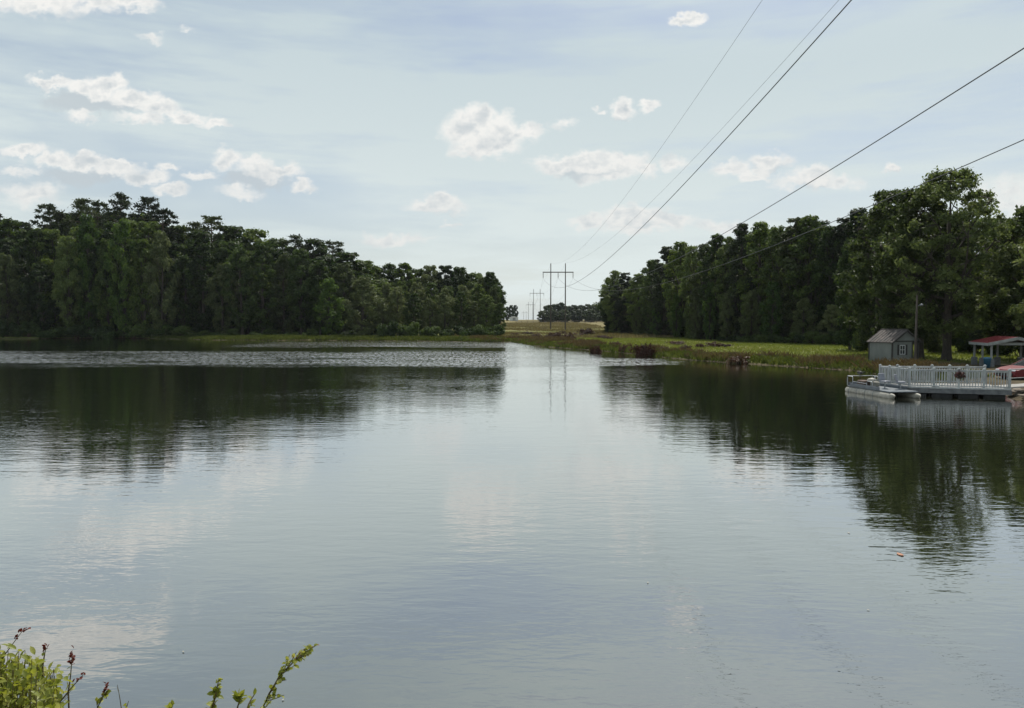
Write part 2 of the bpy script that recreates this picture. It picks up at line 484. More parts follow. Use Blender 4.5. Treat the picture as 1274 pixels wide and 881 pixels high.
    dens = mth('ADD', top, mth('MULTIPLY_ADD', fine, 1.0, -.42))
    alpha = step(dens, -.02, .60)
    ua = mth('MULTIPLY', step(mth('ADD', under, mth('MULTIPLY_ADD', fine, .3, -.15)), .0, .55), .75)
    # scattered clouds over the rest of the sky, out of the picture
    gn = noise(tc.outputs['Generated'], 4.0, 6, .6, (1, 1, 2)).outputs['Fac']
    back = step(sx.outputs[1], .35, -.1)
    ga = mth('MULTIPLY', mth('MULTIPLY', step(gn, .56, .68), back), .8)
    c = mixc(ua, base, UND)
    lowc = step(v, .30, .06)
    cc = mixc(lowc, CL_HI, CL_LO)
    # lobes turned away from the light, and the thick middles, are greyer
    relief = mth('MULTIPLY_ADD', mth('SUBTRACT', fine, fine2), 2.0, mth('MULTIPLY', step(dens, .35, 1.0), .45), clamp=True)
    cc = mixc(mth('MULTIPLY', relief, .9), cc, UND)
    c = mixc(mth('MULTIPLY', alpha, mth('MULTIPLY_ADD', lowc, -.15, .97)), c, cc)
    c = mixc(ga, c, CL_HI)
    L.new(c, bg.inputs[0])
VEIL_SUN = (11, 11.6, 11.6)
VEIL_HI = (5.35, 6.3, 6.7)
VEIL_LO = (7.2, 7.9, 7.8)
UND = (5.2, 5.75, 6.1)
CL_HI = (8.8, 8.75, 8.45)
CL_LO = (7.9, 7.9, 7.7)
# cumulus: (x, y, half width, half height, strength) measured on the sight lines; bright bodies and grey undersides
CLOUDS = [
    (20, -25, 70, 34, 1), (80, -10, 80, 38, 1), (140, 2, 60, 26, 1), (175, 10, 38, 16, 1), (20, 8, 26, 13, .6), (60, 10, 60, 18, .9),
    (75, 108, 36, 10, 1), (110, 112, 32, 12, 1), (138, 112, 34, 18, 1.1), (172, 124, 36, 16, 1), (205, 138, 34, 15, 1), (235, 150, 34, 10, 1), (270, 158, 26, 7, .9), (103, 147, 28, 10, .8), (180, 152, 40, 7, .6),
    (35, 190, 32, 9, .9), (75, 200, 40, 12, 1), (110, 205, 36, 12, 1), (150, 212, 38, 12, 1), (185, 222, 34, 12, 1), (215, 238, 26, 9, .9), (45, 243, 44, 18, .7), (30, 215, 30, 8, .5),
    (215, 208, 22, 8, .8), (250, 218, 22, 8, .8), (290, 200, 30, 15, 1), (320, 208, 32, 14, 1), (350, 216, 30, 12, 1), (378, 234, 20, 10, .9), (300, 240, 34, 8, .6),
    (582, 168, 36, 30, 1), (600, 152, 22, 26, 1.1), (625, 162, 30, 24, 1), (608, 182, 50, 18, 1), (650, 170, 34, 14, .8), (575, 190, 24, 10, .7),
    (772, 140, 19, 17, 1), (806, 136, 14, 8, .7), (744, 142, 8, 5, .5), (700, 157, 20, 8, .4),
    (690, 207, 36, 14, 1), (730, 205, 44, 15, 1), (770, 203, 40, 15, 1), (795, 215, 26, 14, .9), (760, 222, 50, 10, .6), (835, 208, 22, 12, .7),
    (905, 210, 28, 12, .8), (955, 203, 32, 16, 1), (930, 216, 34, 8, .8), (1010, 222, 40, 14, .9), (985, 228, 40, 10, .6), (1045, 228, 36, 12, .6), (1108, 214, 14, 10, .8),
    (540, 258, 42, 13, .9), (555, 254, 24, 13, .9), (560, 281, 16, 5, .6), (490, 296, 54, 8, .7), (735, 276, 36, 10, .8), (780, 268, 44, 15, 1), (830, 274, 46, 14, .9), (800, 285, 60, 8, .6), (900, 280, 50, 12, .5),
    (852, 32, 24, 9, 1), (1255, 245, 50, 26, .5), (195, 56, 14, 5, .4), (235, 46, 10, 5, .35),
]
UNDER = [
    (90, -8, 95, 22, 1), (130, 134, 80, 16, 1), (95, 128, 50, 14, .8), (110, 222, 80, 14, .8), (320, 226, 58, 14, .9), (597, 184, 32, 15, 1.2), (572, 172, 18, 12, .8), (615, 166, 16, 12, .8),
    (772, 146, 15, 13, 1.2), (735, 216, 62, 11, 1.2), (785, 207, 28, 11, .8), (955, 208, 30, 13, 1.2), (1010, 228, 34, 10, .9), (1108, 216, 13, 9, 1.3),
    (800, 279, 60, 9, .6), (548, 266, 34, 7, .4),
]
build_world()
sd = bpy.data.lights.new('sun', 'SUN'); so = bpy.data.objects.new('sun', sd); col.objects.link(so)
sd.energy = 4.2; sd.angle = R(.53); sd.color = (1.0, .95, .86)
el, az = R(SUN_EL), R(SUN_AZ)
sdir = Vector((math.sin(az) * math.cos(el), math.cos(az) * math.cos(el), math.sin(el)))
so.rotation_euler = (-sdir).to_track_quat('-Z', 'Y').to_euler()
so.location = (0, 0, 60)
sc.view_settings.view_transform = 'Standard'; sc.view_settings.look = 'None'
sc.view_settings.exposure = 0.06; sc.view_settings.gamma = 1.0; sc.view_settings.use_curve_mapping = False

# ------------------------------------------------------------------ foliage generator
def unit(n):
    v = rng.normal(size=(n, 3)); return v / np.linalg.norm(v, axis=1, keepdims=True)

def leaves(centres, radii, counts, size, flat=.75, name='crown', mat=None, aspect=.55, shell=.55, outward=.55, spike=0.0):
    """leaf-sized faces spread through a set of clumps; each face follows its clump loosely"""
    C_, D_ = [], []
    for c, r, n in zip(centres, radii, counts):
        d = unit(n)
        rr = (shell + (1 - shell) * rng.random((n, 1))) * r * (1 + .22 * rng.normal(size=(n, 1)))
        p = np.asarray(c) + d * rr * np.array([1, 1, flat])
        C_.append(p); D_.append(d)
    P_ = np.concatenate(C_); D_ = np.concatenate(D_); n = len(P_)
    nrm = D_ * outward + unit(n) * (1 - outward) + np.array([0, 0, .15]); nrm /= np.linalg.norm(nrm, axis=1, keepdims=True)
    a = np.cross(nrm, unit(n)); a /= np.linalg.norm(a, axis=1, keepdims=True) + 1e-9
    b = np.cross(nrm, a)
    s = size * (.55 + .9 * rng.random((n, 1)))
    if spike: a = a * (1 - spike) + D_ * spike
    k = nrm * s * .18
    V = np.stack([P_ - a * s, P_ + b * s * aspect + k, P_ + a * s, P_ - b * s * aspect + k], 1).reshape(-1, 3)
    Fc = np.arange(4 * n).reshape(n, 4)
    return np_mesh(name, V, Fc, mat)

def limb(mb, p0, p1, r0, r1, n=6, bend=.12, seg=4):
    p0, p1 = Vector(p0), Vector(p1); L_ = (p1 - p0).length
    off = Vector(rng.normal(size=3)) * L_ * bend
    pts, rs = [], []
    for i in range(seg + 1):
        t = i / seg
        pts.append(p0.lerp(p1, t) + off * math.sin(t * PI) * .6); rs.append(r0 + (r1 - r0) * t)
    mb.tube(pts, rs, n)
    return pts

def proto_broad(H, Rr, nb, lpb, size, base=.12, mat='leaf', name='broad', clump=.22, taper=.8, gaps=0.0):
    """broadleaf tree: trunk, limbs to every clump, crown of leaf faces"""
    mb = MB(); tr = H * .017 + .05
    lean = rng.normal(size=2) * H * .012
    tp = [Vector((0, 0, -.4)), Vector((lean[0] * .3, lean[1] * .3, H * .3)), Vector((lean[0], lean[1], H * .6)), Vector((lean[0] * 1.2, lean[1] * 1.3, H * .9))]
    mb.tube([tp[0], Vector((0, 0, .25)), *tp[1:]], [tr * 1.7, tr * 1.15, tr * .85, tr * .5, tr * .12], 8)
    cs, rs, ct = [], [], []
    for i in range(nb):
        t = (i + rng.random()) / nb
        z = base + (1 - base) * t
        env = (math.sin(min(1, (z - base * .5) / (1 - base * .5) * 1.02) ** taper * PI) ** .62)
        env = max(env, .28)
        ang = i * 2.399 + rng.normal() * .5
        rad = Rr * env * (.35 + .65 * rng.random() ** .5) * .9
        cr = Rr * clump * (.7 + .7 * rng.random()) * (.65 + .45 * env)
        c = (rad * math.cos(ang) + lean[0] * z, rad * math.sin(ang) + lean[1] * z, min(z * H, H - cr * .7))
        cs.append(c); rs.append(cr); ct.append(int(lpb * (cr / (Rr * clump)) ** 1.6) + 10)
        if i % 2 == 0:
            a = max(.1, z - .22 - .1 * rng.random()) * H
            limb(mb, (lean[0] * a / H, lean[1] * a / H, a), c, tr * .36 * (1 - z * .55), .02, 5)
    for k in range(4):
        cs.append((lean[0] + rng.normal() * Rr * .2, lean[1] + rng.normal() * Rr * .2, H * (.93 - .03 * k))); rs.append(Rr * clump * .6); ct.append(lpb // 2)
    tm = mb.build(name + '_trunk', M['bark'], recalc=False); me = tm.data; bpy.data.objects.remove(tm)
    return me, leaves(cs, rs, ct, size, .72, name + '_crown', M[mat]), H, Rr

def proto_pine(H, Rr, lpb, size, name='pine', base=.45, nw=13, mat='needle'):
    mb = MB(); tr = H * .011 + .06
    ln = rng.normal(size=2) * H * .01
    mb.tube([(0, 0, -.4), (0, 0, .3), (ln[0], ln[1], H * .5), (ln[0] * 1.5, ln[1] * 1.5, H * .97)], [tr * 1.4, tr, tr * .7, tr * .12], 8)
    cs, rs, ct = [], [], []
    for i in range(nw):
        z = base + (1 - base) * (i + .3) / nw
        env = min(1, (1.02 - z) / (1 - base) * 1.9) ** .7 * (.75 + .25 * min(1, (z - base) * 8))
        k = 3 + int(rng.random() * 3)
        a0 = rng.random() * 6.3
        for j in range(k):
            ang = a0 + j * 2 * PI / k + rng.normal() * .3
            rad = Rr * env * (.35 + .6 * rng.random())
            zz = z * H + rng.normal() * .25 + rad * .12
            c = (rad * math.cos(ang) + ln[0] * z, rad * math.sin(ang) + ln[1] * z, min(zz, H * .98))
            cr = Rr * (.17 + .13 * rng.random())
            cs.append(c); rs.append(cr); ct.append(int(lpb * (.7 + .6 * rng.random())))
            limb(mb, (ln[0] * z, ln[1] * z, z * H - .4), c, tr * .22, .02, 4, .08, 3)
    cs.append((ln[0] * 1.5, ln[1] * 1.5, H * .96)); rs.append(Rr * .2); ct.append(lpb)
    tm = mb.build(name + '_trunk', M['pine_bark'], recalc=False); me = tm.data; bpy.data.objects.remove(tm)
    return me, leaves(cs, rs, ct, size, .55, name + '_crown', M[mat], aspect=.4, shell=.2, outward=.3, spike=.5), H, Rr

def proto_bush(H, Rr, nb, lpb, size, mat='bush', name='bush', stems=7):
    mb = MB(); cs, rs, ct = [], [], []
    for i in range(nb):
        ang = rng.random() * 6.3; q = rng.random() ** .5
        z = H * (.15 + .7 * rng.random() * (1 - .45 * q * q))
        c = (Rr * q * .8 * math.cos(ang), Rr * q * .8 * math.sin(ang), z)
        cs.append(c); rs.append(min(H, Rr) * (.2 + .16 * rng.random())); ct.append(lpb)
        if i < stems: limb(mb, (rng.normal() * Rr * .06, rng.normal() * Rr * .06, -.15), c, H * .014 + .008, .006, 5, .1, 3)
    tm = mb.build(name + '_stem', M['twig'], recalc=False); me = tm.data; bpy.data.objects.remove(tm)
    return me, leaves(cs, rs, ct, size, .85, name + '_crown', M[mat]), H, Rr

def plant(name, proto, x, y, height, width, label, cat, group, rz=None, parts=('trunk', 'crown'), sink=0.0):
    tm, cm, H, Rr = proto
    o = empty(name, (x, y, gz(x, y) - sink), rng.random() * 6.28 if rz is None else rz)
    sxy = width / (2 * Rr); o.scale = (sxy, sxy, height / H)
    tag(o, label, cat, group)
    link(parts[0], tm, o); link(parts[1], cm, o)
    return o

PB = [proto_broad(18, 4.6, 74, 125, .25, .06, 'leaf', 'broad_a', .19, 1.1), proto_broad(18, 4.4, 66, 130, .25, .1, 'leaf_mid', 'broad_b', .2, 1.3),
      proto_broad(18, 4.2, 78, 115, .25, .03, 'leaf', 'broad_c', .18, .95)]
PG = [proto_broad(16, 4.2, 60, 120, .25, .05, 'leaf_bright', 'bright_a', .2, 1.1), proto_broad(10, 2.6, 44, 95, .2, .04, 'leaf_bright', 'bright_b', .24, .75)]
PO = [proto_broad(17, 4.6, 66, 125, .25, .04, 'leaf_grey', 'olive_a', .19, 1.1), proto_broad(14, 4.2, 60, 125, .22, .01, 'leaf_grey', 'olive_b', .2, .8)]
PP = [proto_pine(26, 4.3, 95, .32, 'pine_a', .38, 14), proto_pine(26, 3.9, 90, .32, 'pine_b', .5, 11), proto_pine(26, 4.6, 95, .32, 'pine_c', .28, 17)]
PC = [proto_broad(19, 3.0, 84, 120, .19, .0, 'leaf', 'column_a', .24, 1.25), proto_broad(19, 3.2, 80, 120, .19, .0, 'leaf_mid', 'column_b', .23, 1.45), proto_broad(19, 2.9, 84, 120, .19, .0, 'needle', 'column_c', .22, 1.1)]
PF = [proto_broad(14, 5.0, 44, 60, .5, .0, 'leaf_far', 'far_a', .22, 1.2), proto_broad(14, 4.8, 40, 60, .5, .0, 'leaf_far', 'far_b', .24, 1.0)]
BU = [proto_bush(2.4, 1.8, 22, 110, .14, 'bush', 'bush_a'), proto_bush(2.6, 1.6, 20, 110, .14, 'bush', 'bush_b')]
RB = [proto_bush(1.9, 1.6, 26, 60, .10, 'red_bush', 'russet_a', 12), proto_bush(1.8, 1.4, 22, 60, .10, 'red_bush', 'russet_b', 12)]

def ord_(n):
    w = ['first', 'second', 'third', 'fourth', 'fifth', 'sixth', 'seventh', 'eighth', 'ninth', 'tenth', 'eleventh', 'twelfth', 'thirteenth',
         'fourteenth', 'fifteenth', 'sixteenth', 'seventeenth', 'eighteenth', 'nineteenth', 'twentieth', 'twenty-first', 'twenty-second', 'twenty-third', 'twenty-fourth', 'twenty-fifth', 'twenty-sixth']
    return w[n]

def tree_px(name, proto, px, ytop, d, wpx, label, group, cat='tree', **kw):
    x = (px - CX) / F * d * (cp * cp + sp * sp)
    P_ = at(px, ytop, d); zg = gz(P_.x, d)
    return plant(name, proto, P_.x, d, max(1.0, P_.z - zg) * 1.02, wpx / F * d, label, cat, group, **kw)

# ---- left wood
sky_l = [(-40, 262), (-8, 268), (12, 276), (30, 278), (60, 256), (82, 268), (100, 250), (122, 252), (150, 243), (184, 247), (204, 262), (222, 284), (243, 279), (264, 270),
         (290, 284), (316, 288), (342, 299), (368, 294), (392, 300), (414, 301), (432, 316), (452, 326)]
kinds_l = 'PPBPPBPPPPPBPPBBBPBPBB'
n = 0
for i, ((x, y), k) in enumerate(zip(sky_l, kinds_l)):
    d = 186 + rng.random() * 10 + (6 if i % 2 else 0)
    pr = PP[i % 3] if k == 'P' else PB[i % 3]
    if k == 'P':
        tree_px('pine_tree', pr, x, y, d, 50 + rng.random() * 10, 'tall dark pine on the skyline of the left wood, %s pine from the left' % ord_(n), 'tall pines of the left wood'); n += 1
    else:
        tree_px('broadleaf_tree', pr, x, y, d, 70 + rng.random() * 14, 'dark broadleaf tree between the skyline pines of the left wood', 'broadleaf trees on the left skyline')
for i, x in enumerate(range(-30, 470, 24)):
    yt = float(np.interp(x, [a for a, b in sky_l], [b for a, b in sky_l]))
    d = 178 + rng.random() * 6
    tree_px('broadleaf_tree', PB[int(rng.integers(3))], x + rng.normal() * 4, yt + 14 + rng.random() * 22, d, 58 + rng.random() * 16,
            'dark broadleaf tree in the middle depth of the left wood', 'trees deep inside the left wood')
for i, x in enumerate(range(-60, 480, 34)):
    yt = float(np.interp(x, [a for a, b in sky_l], [b for a, b in sky_l]))
    tree_px('broadleaf_tree', PB[int(rng.integers(3))], x, yt + 12 + rng.random() * 12, 206 + rng.random() * 12, 78,
            'dark broadleaf tree at the back of the left wood', 'trees at the back of the left wood')
front_l = [(-20, 320, 'O', 50), (8, 318, 'O', 42), (22, 352, 'O', 40), (50, 330, 'B', 44), (84, 296, 'B', 40), (108, 270, 'G', 40), (132, 300, 'B', 36), (152, 276, 'G', 44), (178, 300, 'B', 42), (200, 290, 'O', 44),
           (228, 320, 'B', 44), (252, 305, 'B', 44), (276, 330, 'O', 40), (300, 312, 'B', 46), (326, 305, 'B', 44), (352, 318, 'O', 40), (374, 312, 'B', 44), (398, 326, 'B', 40), (428, 330, 'O', 44)]
for i, (x, y, k, w) in enumerate(front_l):
    d = 172 + rng.random() * 4
    pr = {'B': PB[i % 3], 'G': PG[0], 'O': PO[i % 2]}[k]
    ad = {'B': 'dark green', 'G': 'bright green', 'O': 'olive green'}[k]
    tree_px('broadleaf_tree', pr, x, y, d, w, '%s broadleaf tree at the left wood edge, %s from the left' % (ad, ord_(i)), 'front trees of the left wood')
tree_px('young_tree', PG[1], 409, 348, 167.5, 34, 'small bright green young tree alone on the grassy left bank', 'front trees of the left wood')
tree_px('willow_tree', PO[1], 452, 346, 163, 50, 'rounded grey green tree overhanging the point of the left bank', 'front trees of the left wood')
for i, (x, y, w) in enumerate([(10, 392, 34), (34, 398, 30), (62, 404, 30), (95, 402, 36), (130, 400, 36), (165, 403, 34), (196, 398, 36), (226, 404, 32), (250, 408, 24), (-18, 390, 40)]):
    tree_px('shore_bush', BU[i % 2], x, y, 171 - (i % 3) * .6, w, 'dark bush overhanging the water under the left wood', 'bushes along the shaded left shore', 'bush', parts=('stem', 'foliage'))
for i, (x, y, w) in enumerate([(270, 411, 20), (292, 408, 20), (318, 410, 16), (338, 409, 22), (362, 411, 18), (386, 408, 20), (432, 408, 22), (470, 406, 22)]):
    tree_px('shore_bush', BU[i % 2], x, y, 167 - (i % 3), w, 'low sunlit green bush on the grassy left bank, %s from the left' % ord_(i), 'low bushes on the left bank', 'bush', parts=('stem', 'foliage'))
for i, x in enumerate(range(-60, 470, 17)):
    tree_px('understorey_shrub', BU[i % 2], x + rng.normal() * 3, 396 + rng.random() * 10, 181 + rng.random() * 5, 36, 'shaded shrub between the trunks of the left wood', 'shrubs inside the left wood', 'bush', parts=('stem', 'foliage'))
for i, x in enumerate(range(-60, 470, 26)):
    tree_px('understorey_shrub', PB[i % 3], x + rng.normal() * 3, 372 + rng.random() * 14, 226 + rng.random() * 5, 44, 'low shaded tree closing the back of the left wood', 'low trees closing the left wood', 'bush')
for i, x in enumerate(range(-64, 262, 13)):
    tree_px('shore_bush', BU[i % 2], x + rng.normal() * 3, 405 + rng.random() * 8, 172.5 + rng.random(), 28, 'dark low bush at the waterline under the left wood', 'waterline bushes of the shaded left shore', 'bush', parts=('stem', 'foliage'))
# ---- middle wood (far bank, left of the clearing)
sky_m = [(468, 333), (486, 330), (503, 329), (520, 336), (536, 332), (554, 332), (572, 334), (590, 341), (600, 346), (610, 340), (615, 349)]
for i, (x, y) in enumerate(sky_m):
    tree_px('broadleaf_tree', PB[i % 3] if i % 4 else PO[0], x, y, 196 + rng.random() * 14 + (14 if x < 600 else 0), 46 if x < 598 else 34, 'dark broadleaf tree on the far bank skyline, %s from the left' % ord_(i), 'skyline trees of the far bank')
for i, x in enumerate(range(462, 640, 19)):
    tree_px('broadleaf_tree', (PB + PO)[int(rng.integers(5))], min(x, 616), 350 + rng.random() * 12, 178 + rng.random() * 6, 30 if x < 610 else 22, 'broadleaf tree in the second rank of the far bank wood', 'second rank trees of the far bank')
for i, (x, y, w, k) in enumerate([(476, 372, 26, 'O'), (494, 358, 32, 'O'), (515, 366, 28, 'B'), (535, 372, 26, 'O'), (553, 360, 32, 'G'), (574, 364, 26, 'B'), (590, 376, 26, 'O'), (606, 368, 28, 'B'), (622, 378, 18, 'B')]):
    pr = {'B': PB[i % 3], 'G': PO[0], 'O': PO[i % 2]}[k]
    tree_px('broadleaf_tree', pr, x, y, 164 + rng.random() * 4, w, '%s tree in the front rank on the far bank, %s from the left' % ('olive' if k != 'B' else 'dark green', ord_(i)), 'front rank trees of the far bank')
for i, x in enumerate(range(478, 632, 13)):
    y = 401 + rng.random() * 5 if x > 540 else 396 + rng.random() * 6
    tree_px('shore_bush', BU[i % 2], x, y, 155 + rng.random() * 3, 22, 'round green bush in the row along the far shore, %s from the left' % ord_(i), 'bush row of the far shore', 'bush', parts=('stem', 'foliage'))
for i in range(9):
    tree_px('broadleaf_tree', PB[i % 3], 552 + i * 7.4, 347 + rng.random() * 6, 215 + i * 5, 30, 'dark tree along the clearing edge of the far bank wood', 'trees lining the left side of the clearing')

# ---- right wood: a tall wall of trees receding to the clearing
sky_r = [(757, 347, 18), (766, 338, 24), (778, 341, 24), (796, 342, 26), (812, 325, 24), (828, 309, 30), (846, 303, 30), (862, 308, 24), (876, 306, 26), (893, 294, 32), (908, 297, 26), (926, 281, 36), (946, 279, 36),
         (968, 284, 30), (990, 274, 40), (1010, 271, 40), (1034, 284, 36), (1052, 274, 36), (1068, 262, 40)]
def wall_d(x): return float(np.interp(x, [740, 800, 860, 900, 980, 1060, 1130, 1290], [206, 172, 143, 129, 116, 108, 98, 84]))
for i, (x, y, w) in enumerate(sky_r):
    tree_px('broadleaf_tree', PC[i % 3], x, y, wall_d(x) + 3, w * 1.45, 'tall dark tree in the wall of the right wood, %s from the clearing' % ord_(i), 'front trees of the right wood')
for i, (x, y, w) in enumerate(sky_r):
    tree_px('broadleaf_tree', PC[(i + 1) % 3], x + 9 + rng.normal() * 2, y + 6 + rng.random() * 12, wall_d(x) + 9 + rng.random() * 5, w * 1.7, 'dark tree in the second rank of the right wood', 'second rank trees of the right wood')
for i in range(22):
    x = 772 + i * 24
    y = float(np.interp(x, [a for a, b, c in sky_r], [b for a, b, c in sky_r])) + 12
    tree_px('broadleaf_tree', PB[i % 3], x, y, wall_d(x) + 22 + rng.random() * 8, 60 + i, 'dark tree at the back of the right wood', 'trees at the back of the right wood')
for i, (x, y, w, k) in enumerate([(792, 380, 14, 0), (818, 374, 16, 1), (842, 366, 16, 1), (866, 372, 18, 0), (884, 352, 18, 1), (905, 366, 22, 0), (935, 362, 28, 0), (962, 352, 30, 1), (1000, 372, 32, 0), (1036, 380, 36, 0), (1064, 386, 34, 1)]):
    tree_px('understorey_tree', PG[1] if k else PO[1], x, y, wall_d(x) - 1.5, w, '%s low tree under the right wood wall, %s from the clearing' % ('bright green' if k else 'dull green', ord_(i)), 'low trees under the right wood')
for i in range(16):
    x = 905 + i * 12
    tree_px('shore_bush', BU[i % 2], x, 414 - i * .4 + rng.random() * 4, wall_d(x) - 3.5, 26, 'dark bush at the foot of the right wood', 'bushes at the foot of the right wood', 'bush', parts=('stem', 'foliage'))

for i in range(26):
    x = 1010 + i * 13
    tree_px('understorey_shrub', BU[i % 2] if i % 3 else PB[i % 3], x, 392 + rng.random() * 8, wall_d(min(x, 1280)) + 6 + rng.random() * 6, 44, 'shaded shrub deep behind the shed and pavilion', 'shrubs deep behind the yard', 'bush', parts=('stem', 'foliage'))
# ---- large trees by the shed
def big_tree(name, px, d, ytop, wpx, seed, label, low=.2, nb=150, lpb=95, size=.17, mat='leaf_oak', fork=.3):
    global rng
    keep = rng; rng = np.random.default_rng(seed)
    P_ = at(px, ytop, d); zg = gz(P_.x, d); H = P_.z - zg; Rr = wpx / F * d / 2
    mb = MB(); tr = .34
    ln = rng.normal(size=2) * .25
    mb.tube([(0, 0, -.3), (0, 0, .15), (0.03, 0, .9), (ln[0] * .4, ln[1] * .4, H * .3), (ln[0], ln[1], H * .55), (ln[0] * 1.4, ln[1] * 1.6, H * .85)], [tr * 1.9, tr * 1.3, tr, tr * .85, tr * .5, tr * .12], 12)
    mains = []
    for i in range(17):
        z0 = H * (low + .05 + (.62 - low) * i / 17)
        ang = i * 2.4 + rng.normal() * .3
        q = .86 - .4 * (i / 17)
        e = Vector((Rr * q * math.cos(ang), Rr * q * math.sin(ang), min(z0 + H * (.10 + .26 * rng.random()), H * .93)))
        pts = limb(mb, (ln[0] * z0 / H, ln[1] * z0 / H, z0), e, tr * .5 * (1 - .55 * i / 17), .03, 7, .1, 6)
        mains.append(pts)
    mains.append([Vector((ln[0], ln[1], H * .5)).lerp(Vector((ln[0] * 1.4, ln[1] * 1.6, H * .93)), t) for t in np.linspace(0, 1, 7)])
    cs, rs, ct = [], [], []
    for i in range(nb):
        t = (i + .5) / nb
        z = low + (1 - low) * t
        env = math.sin(min(1, (z - low * .6) / (1 - low * .6)) ** .8 * PI) ** .55
        ang = rng.random() * 6.283
        rad = Rr * max(env, .3) * (.3 + .7 * rng.random() ** .6) * .95
        cr = .40 + .55 * rng.random()
        c = Vector((rad * math.cos(ang) + ln[0] * z, rad * math.sin(ang) + ln[1] * z, min(z * H + rng.normal() * .3, H - cr * .5)))
        cs.append(tuple(c)); rs.append(cr); ct.append(int(lpb * (cr / .65) ** 1.8) + 8)
        best = min((p for m_ in mains for p in m_[2:]), key=lambda p: (p - c).length)
        limb(mb, best, c, .045, .008, 4, .1, 3)
    o = empty(name, (P_.x, d, zg)); tag(o, label, 'tree')
    tm = mb.build('trunk', M['bark'], o, recalc=False)
    link('crown', leaves(cs, rs, ct, size, .7, 'crown', M[mat], shell=.1, outward=.4), o)
    rng = keep
    return o
big_tree('broadleaf_tree', 1183, 65, 214, 150, 5, 'tall airy tree with a dark forked trunk standing right of the shed', .17, 200, 88, .15)
big_tree('broadleaf_tree', 1148, 68, 236, 120, 9, 'dark trunked tree directly behind the shed and its pole', .16, 210, 105, .16)
big_tree('broadleaf_tree', 1098, 76, 240, 104, 13, 'leaning leafy tree left of and behind the shed', .08, 210, 95, .18)
big_tree('broadleaf_tree', 1281, 66, 256, 120, 17, 'wide spreading tree cut by the right edge behind the pavilion', .1, 250, 95, .16)
big_tree('broadleaf_tree', 1345, 56, 226, 150, 21, 'large tree outside the right edge beside the pavilion', .16, 150, 80, .18)
for i, (x, y, w, d) in enumerate([(1060, 300, 46, 88), (1118, 300, 50, 86), (1210, 292, 60, 82), (1240, 320, 50, 76), (1165, 330, 50, 80)]):
    tree_px('broadleaf_tree', (PB + PO)[i % 5], x, y, d, w, 'leafy tree in the rank behind the shed, %s of its rank' % ord_(i), 'trees in the rank behind the shed')
for i, (x, y, w, d) in enumerate([(1075, 398, 40, 84), (1100, 402, 40, 82), (1160, 408, 30, 86), (1215, 404, 44, 78), (1246, 408, 40, 74), (1272, 402, 44, 72), (1205, 412, 30, 80), (1300, 404, 60, 66)]):
    tree_px('shore_bush', BU[i % 2], x, y, d, w, 'leafy bush behind the shed and pavilion, %s of its row' % ord_(i), 'bushes behind the yard', 'bush', parts=('stem', 'foliage'))

# ---- far trees beyond the clearing
fx = [(676, 387, 430), (682, 380, 440), (690, 379, 452), (698, 377, 440), (706, 381, 460), (714, 380, 445), (722, 380, 455), (731, 379, 440), (739, 379, 450), (747, 381, 446), (686, 386, 425), (702, 386, 425), (718, 385, 425), (735, 385, 425), (752, 384, 470), (765, 380, 470)]
for i, (x, y, d) in enumerate(fx):
    tree_px('far_tree', PF[i % 2], x, y, d, 20, 'hazy tree of the copse beyond the clearing', 'copse beyond the clearing')
for i, (x, y, d) in enumerate([(631, 382, 470), (636, 380, 470), (641, 380, 475), (622, 381, 480), (612, 383, 480)]):
    tree_px('far_tree', PF[i % 2], x, y, d, 9, 'small distant tree at the far end of the left wood', 'distant trees left of the clearing')
for i in range(70):
    X = -900 + i * 27 + rng.normal() * 8; Y = 1150 + rng.random() * 200
    if -30 < X < 70: continue
    plant('far_tree', PF[i % 2], X, Y, 15 + rng.random() * 4, 24, 'tree of the faint tree line on the horizon', 'tree', 'horizon tree line')

# ---- russet shrubs on the flats
rbs = [(690, 411, 421.5, 16), (709, 412, 422, 14), (729, 406.5, 417, 16), (722, 414, 419, 9), (748, 416, 421, 12), (757, 418, 422, 9), (676, 408, 412, 9), (656, 412, 416, 12), (640, 413, 418, 9), (700, 411, 416, 8),
       (797, 422, 438, 18), (809, 425, 438, 12), (741, 425, 433, 12), (768, 424, 430, 9), (840, 423, 429, 18), (853, 428, 436, 12), (871, 426, 433, 9), (889, 424, 432, 17), (905, 427, 432, 12), (920, 441, 446.5, 22),
       (947, 440, 445, 14), (668, 414, 420, 12), (682, 416, 422, 10), (776, 427, 434, 10), (826, 430, 436, 10)]
for i, (x, yt, yb, w) in enumerate(rbs):
    b = on(x, yb, .5)
    for _ in range(4): b = on(x, yb, gz(b.x, b.y))
    d = b.y; w *= 1.45
    tp = at(x, yt, d)
    o = plant('russet_shrub', RB[i % 2], b.x, d, max(.5, tp.z - gz(b.x, d)), w / F * d, '%s russet shrub on the grassy flat between pond and trees' % ('large' if w > 15 else 'small'), 'shrub',
          'russet shrubs on the %s' % ('wide grass flats'), parts=('stem', 'foliage'))
    o['label'] = ('dense' if i % 2 else 'loose') + ' dark russet shrub, %s' % (
        'near the power line poles' if x < 735 else 'in front of the clearing edge' if x < 790 else 'at the water edge below the right wood' if yb > 433 else 'along the foot of the right wood')

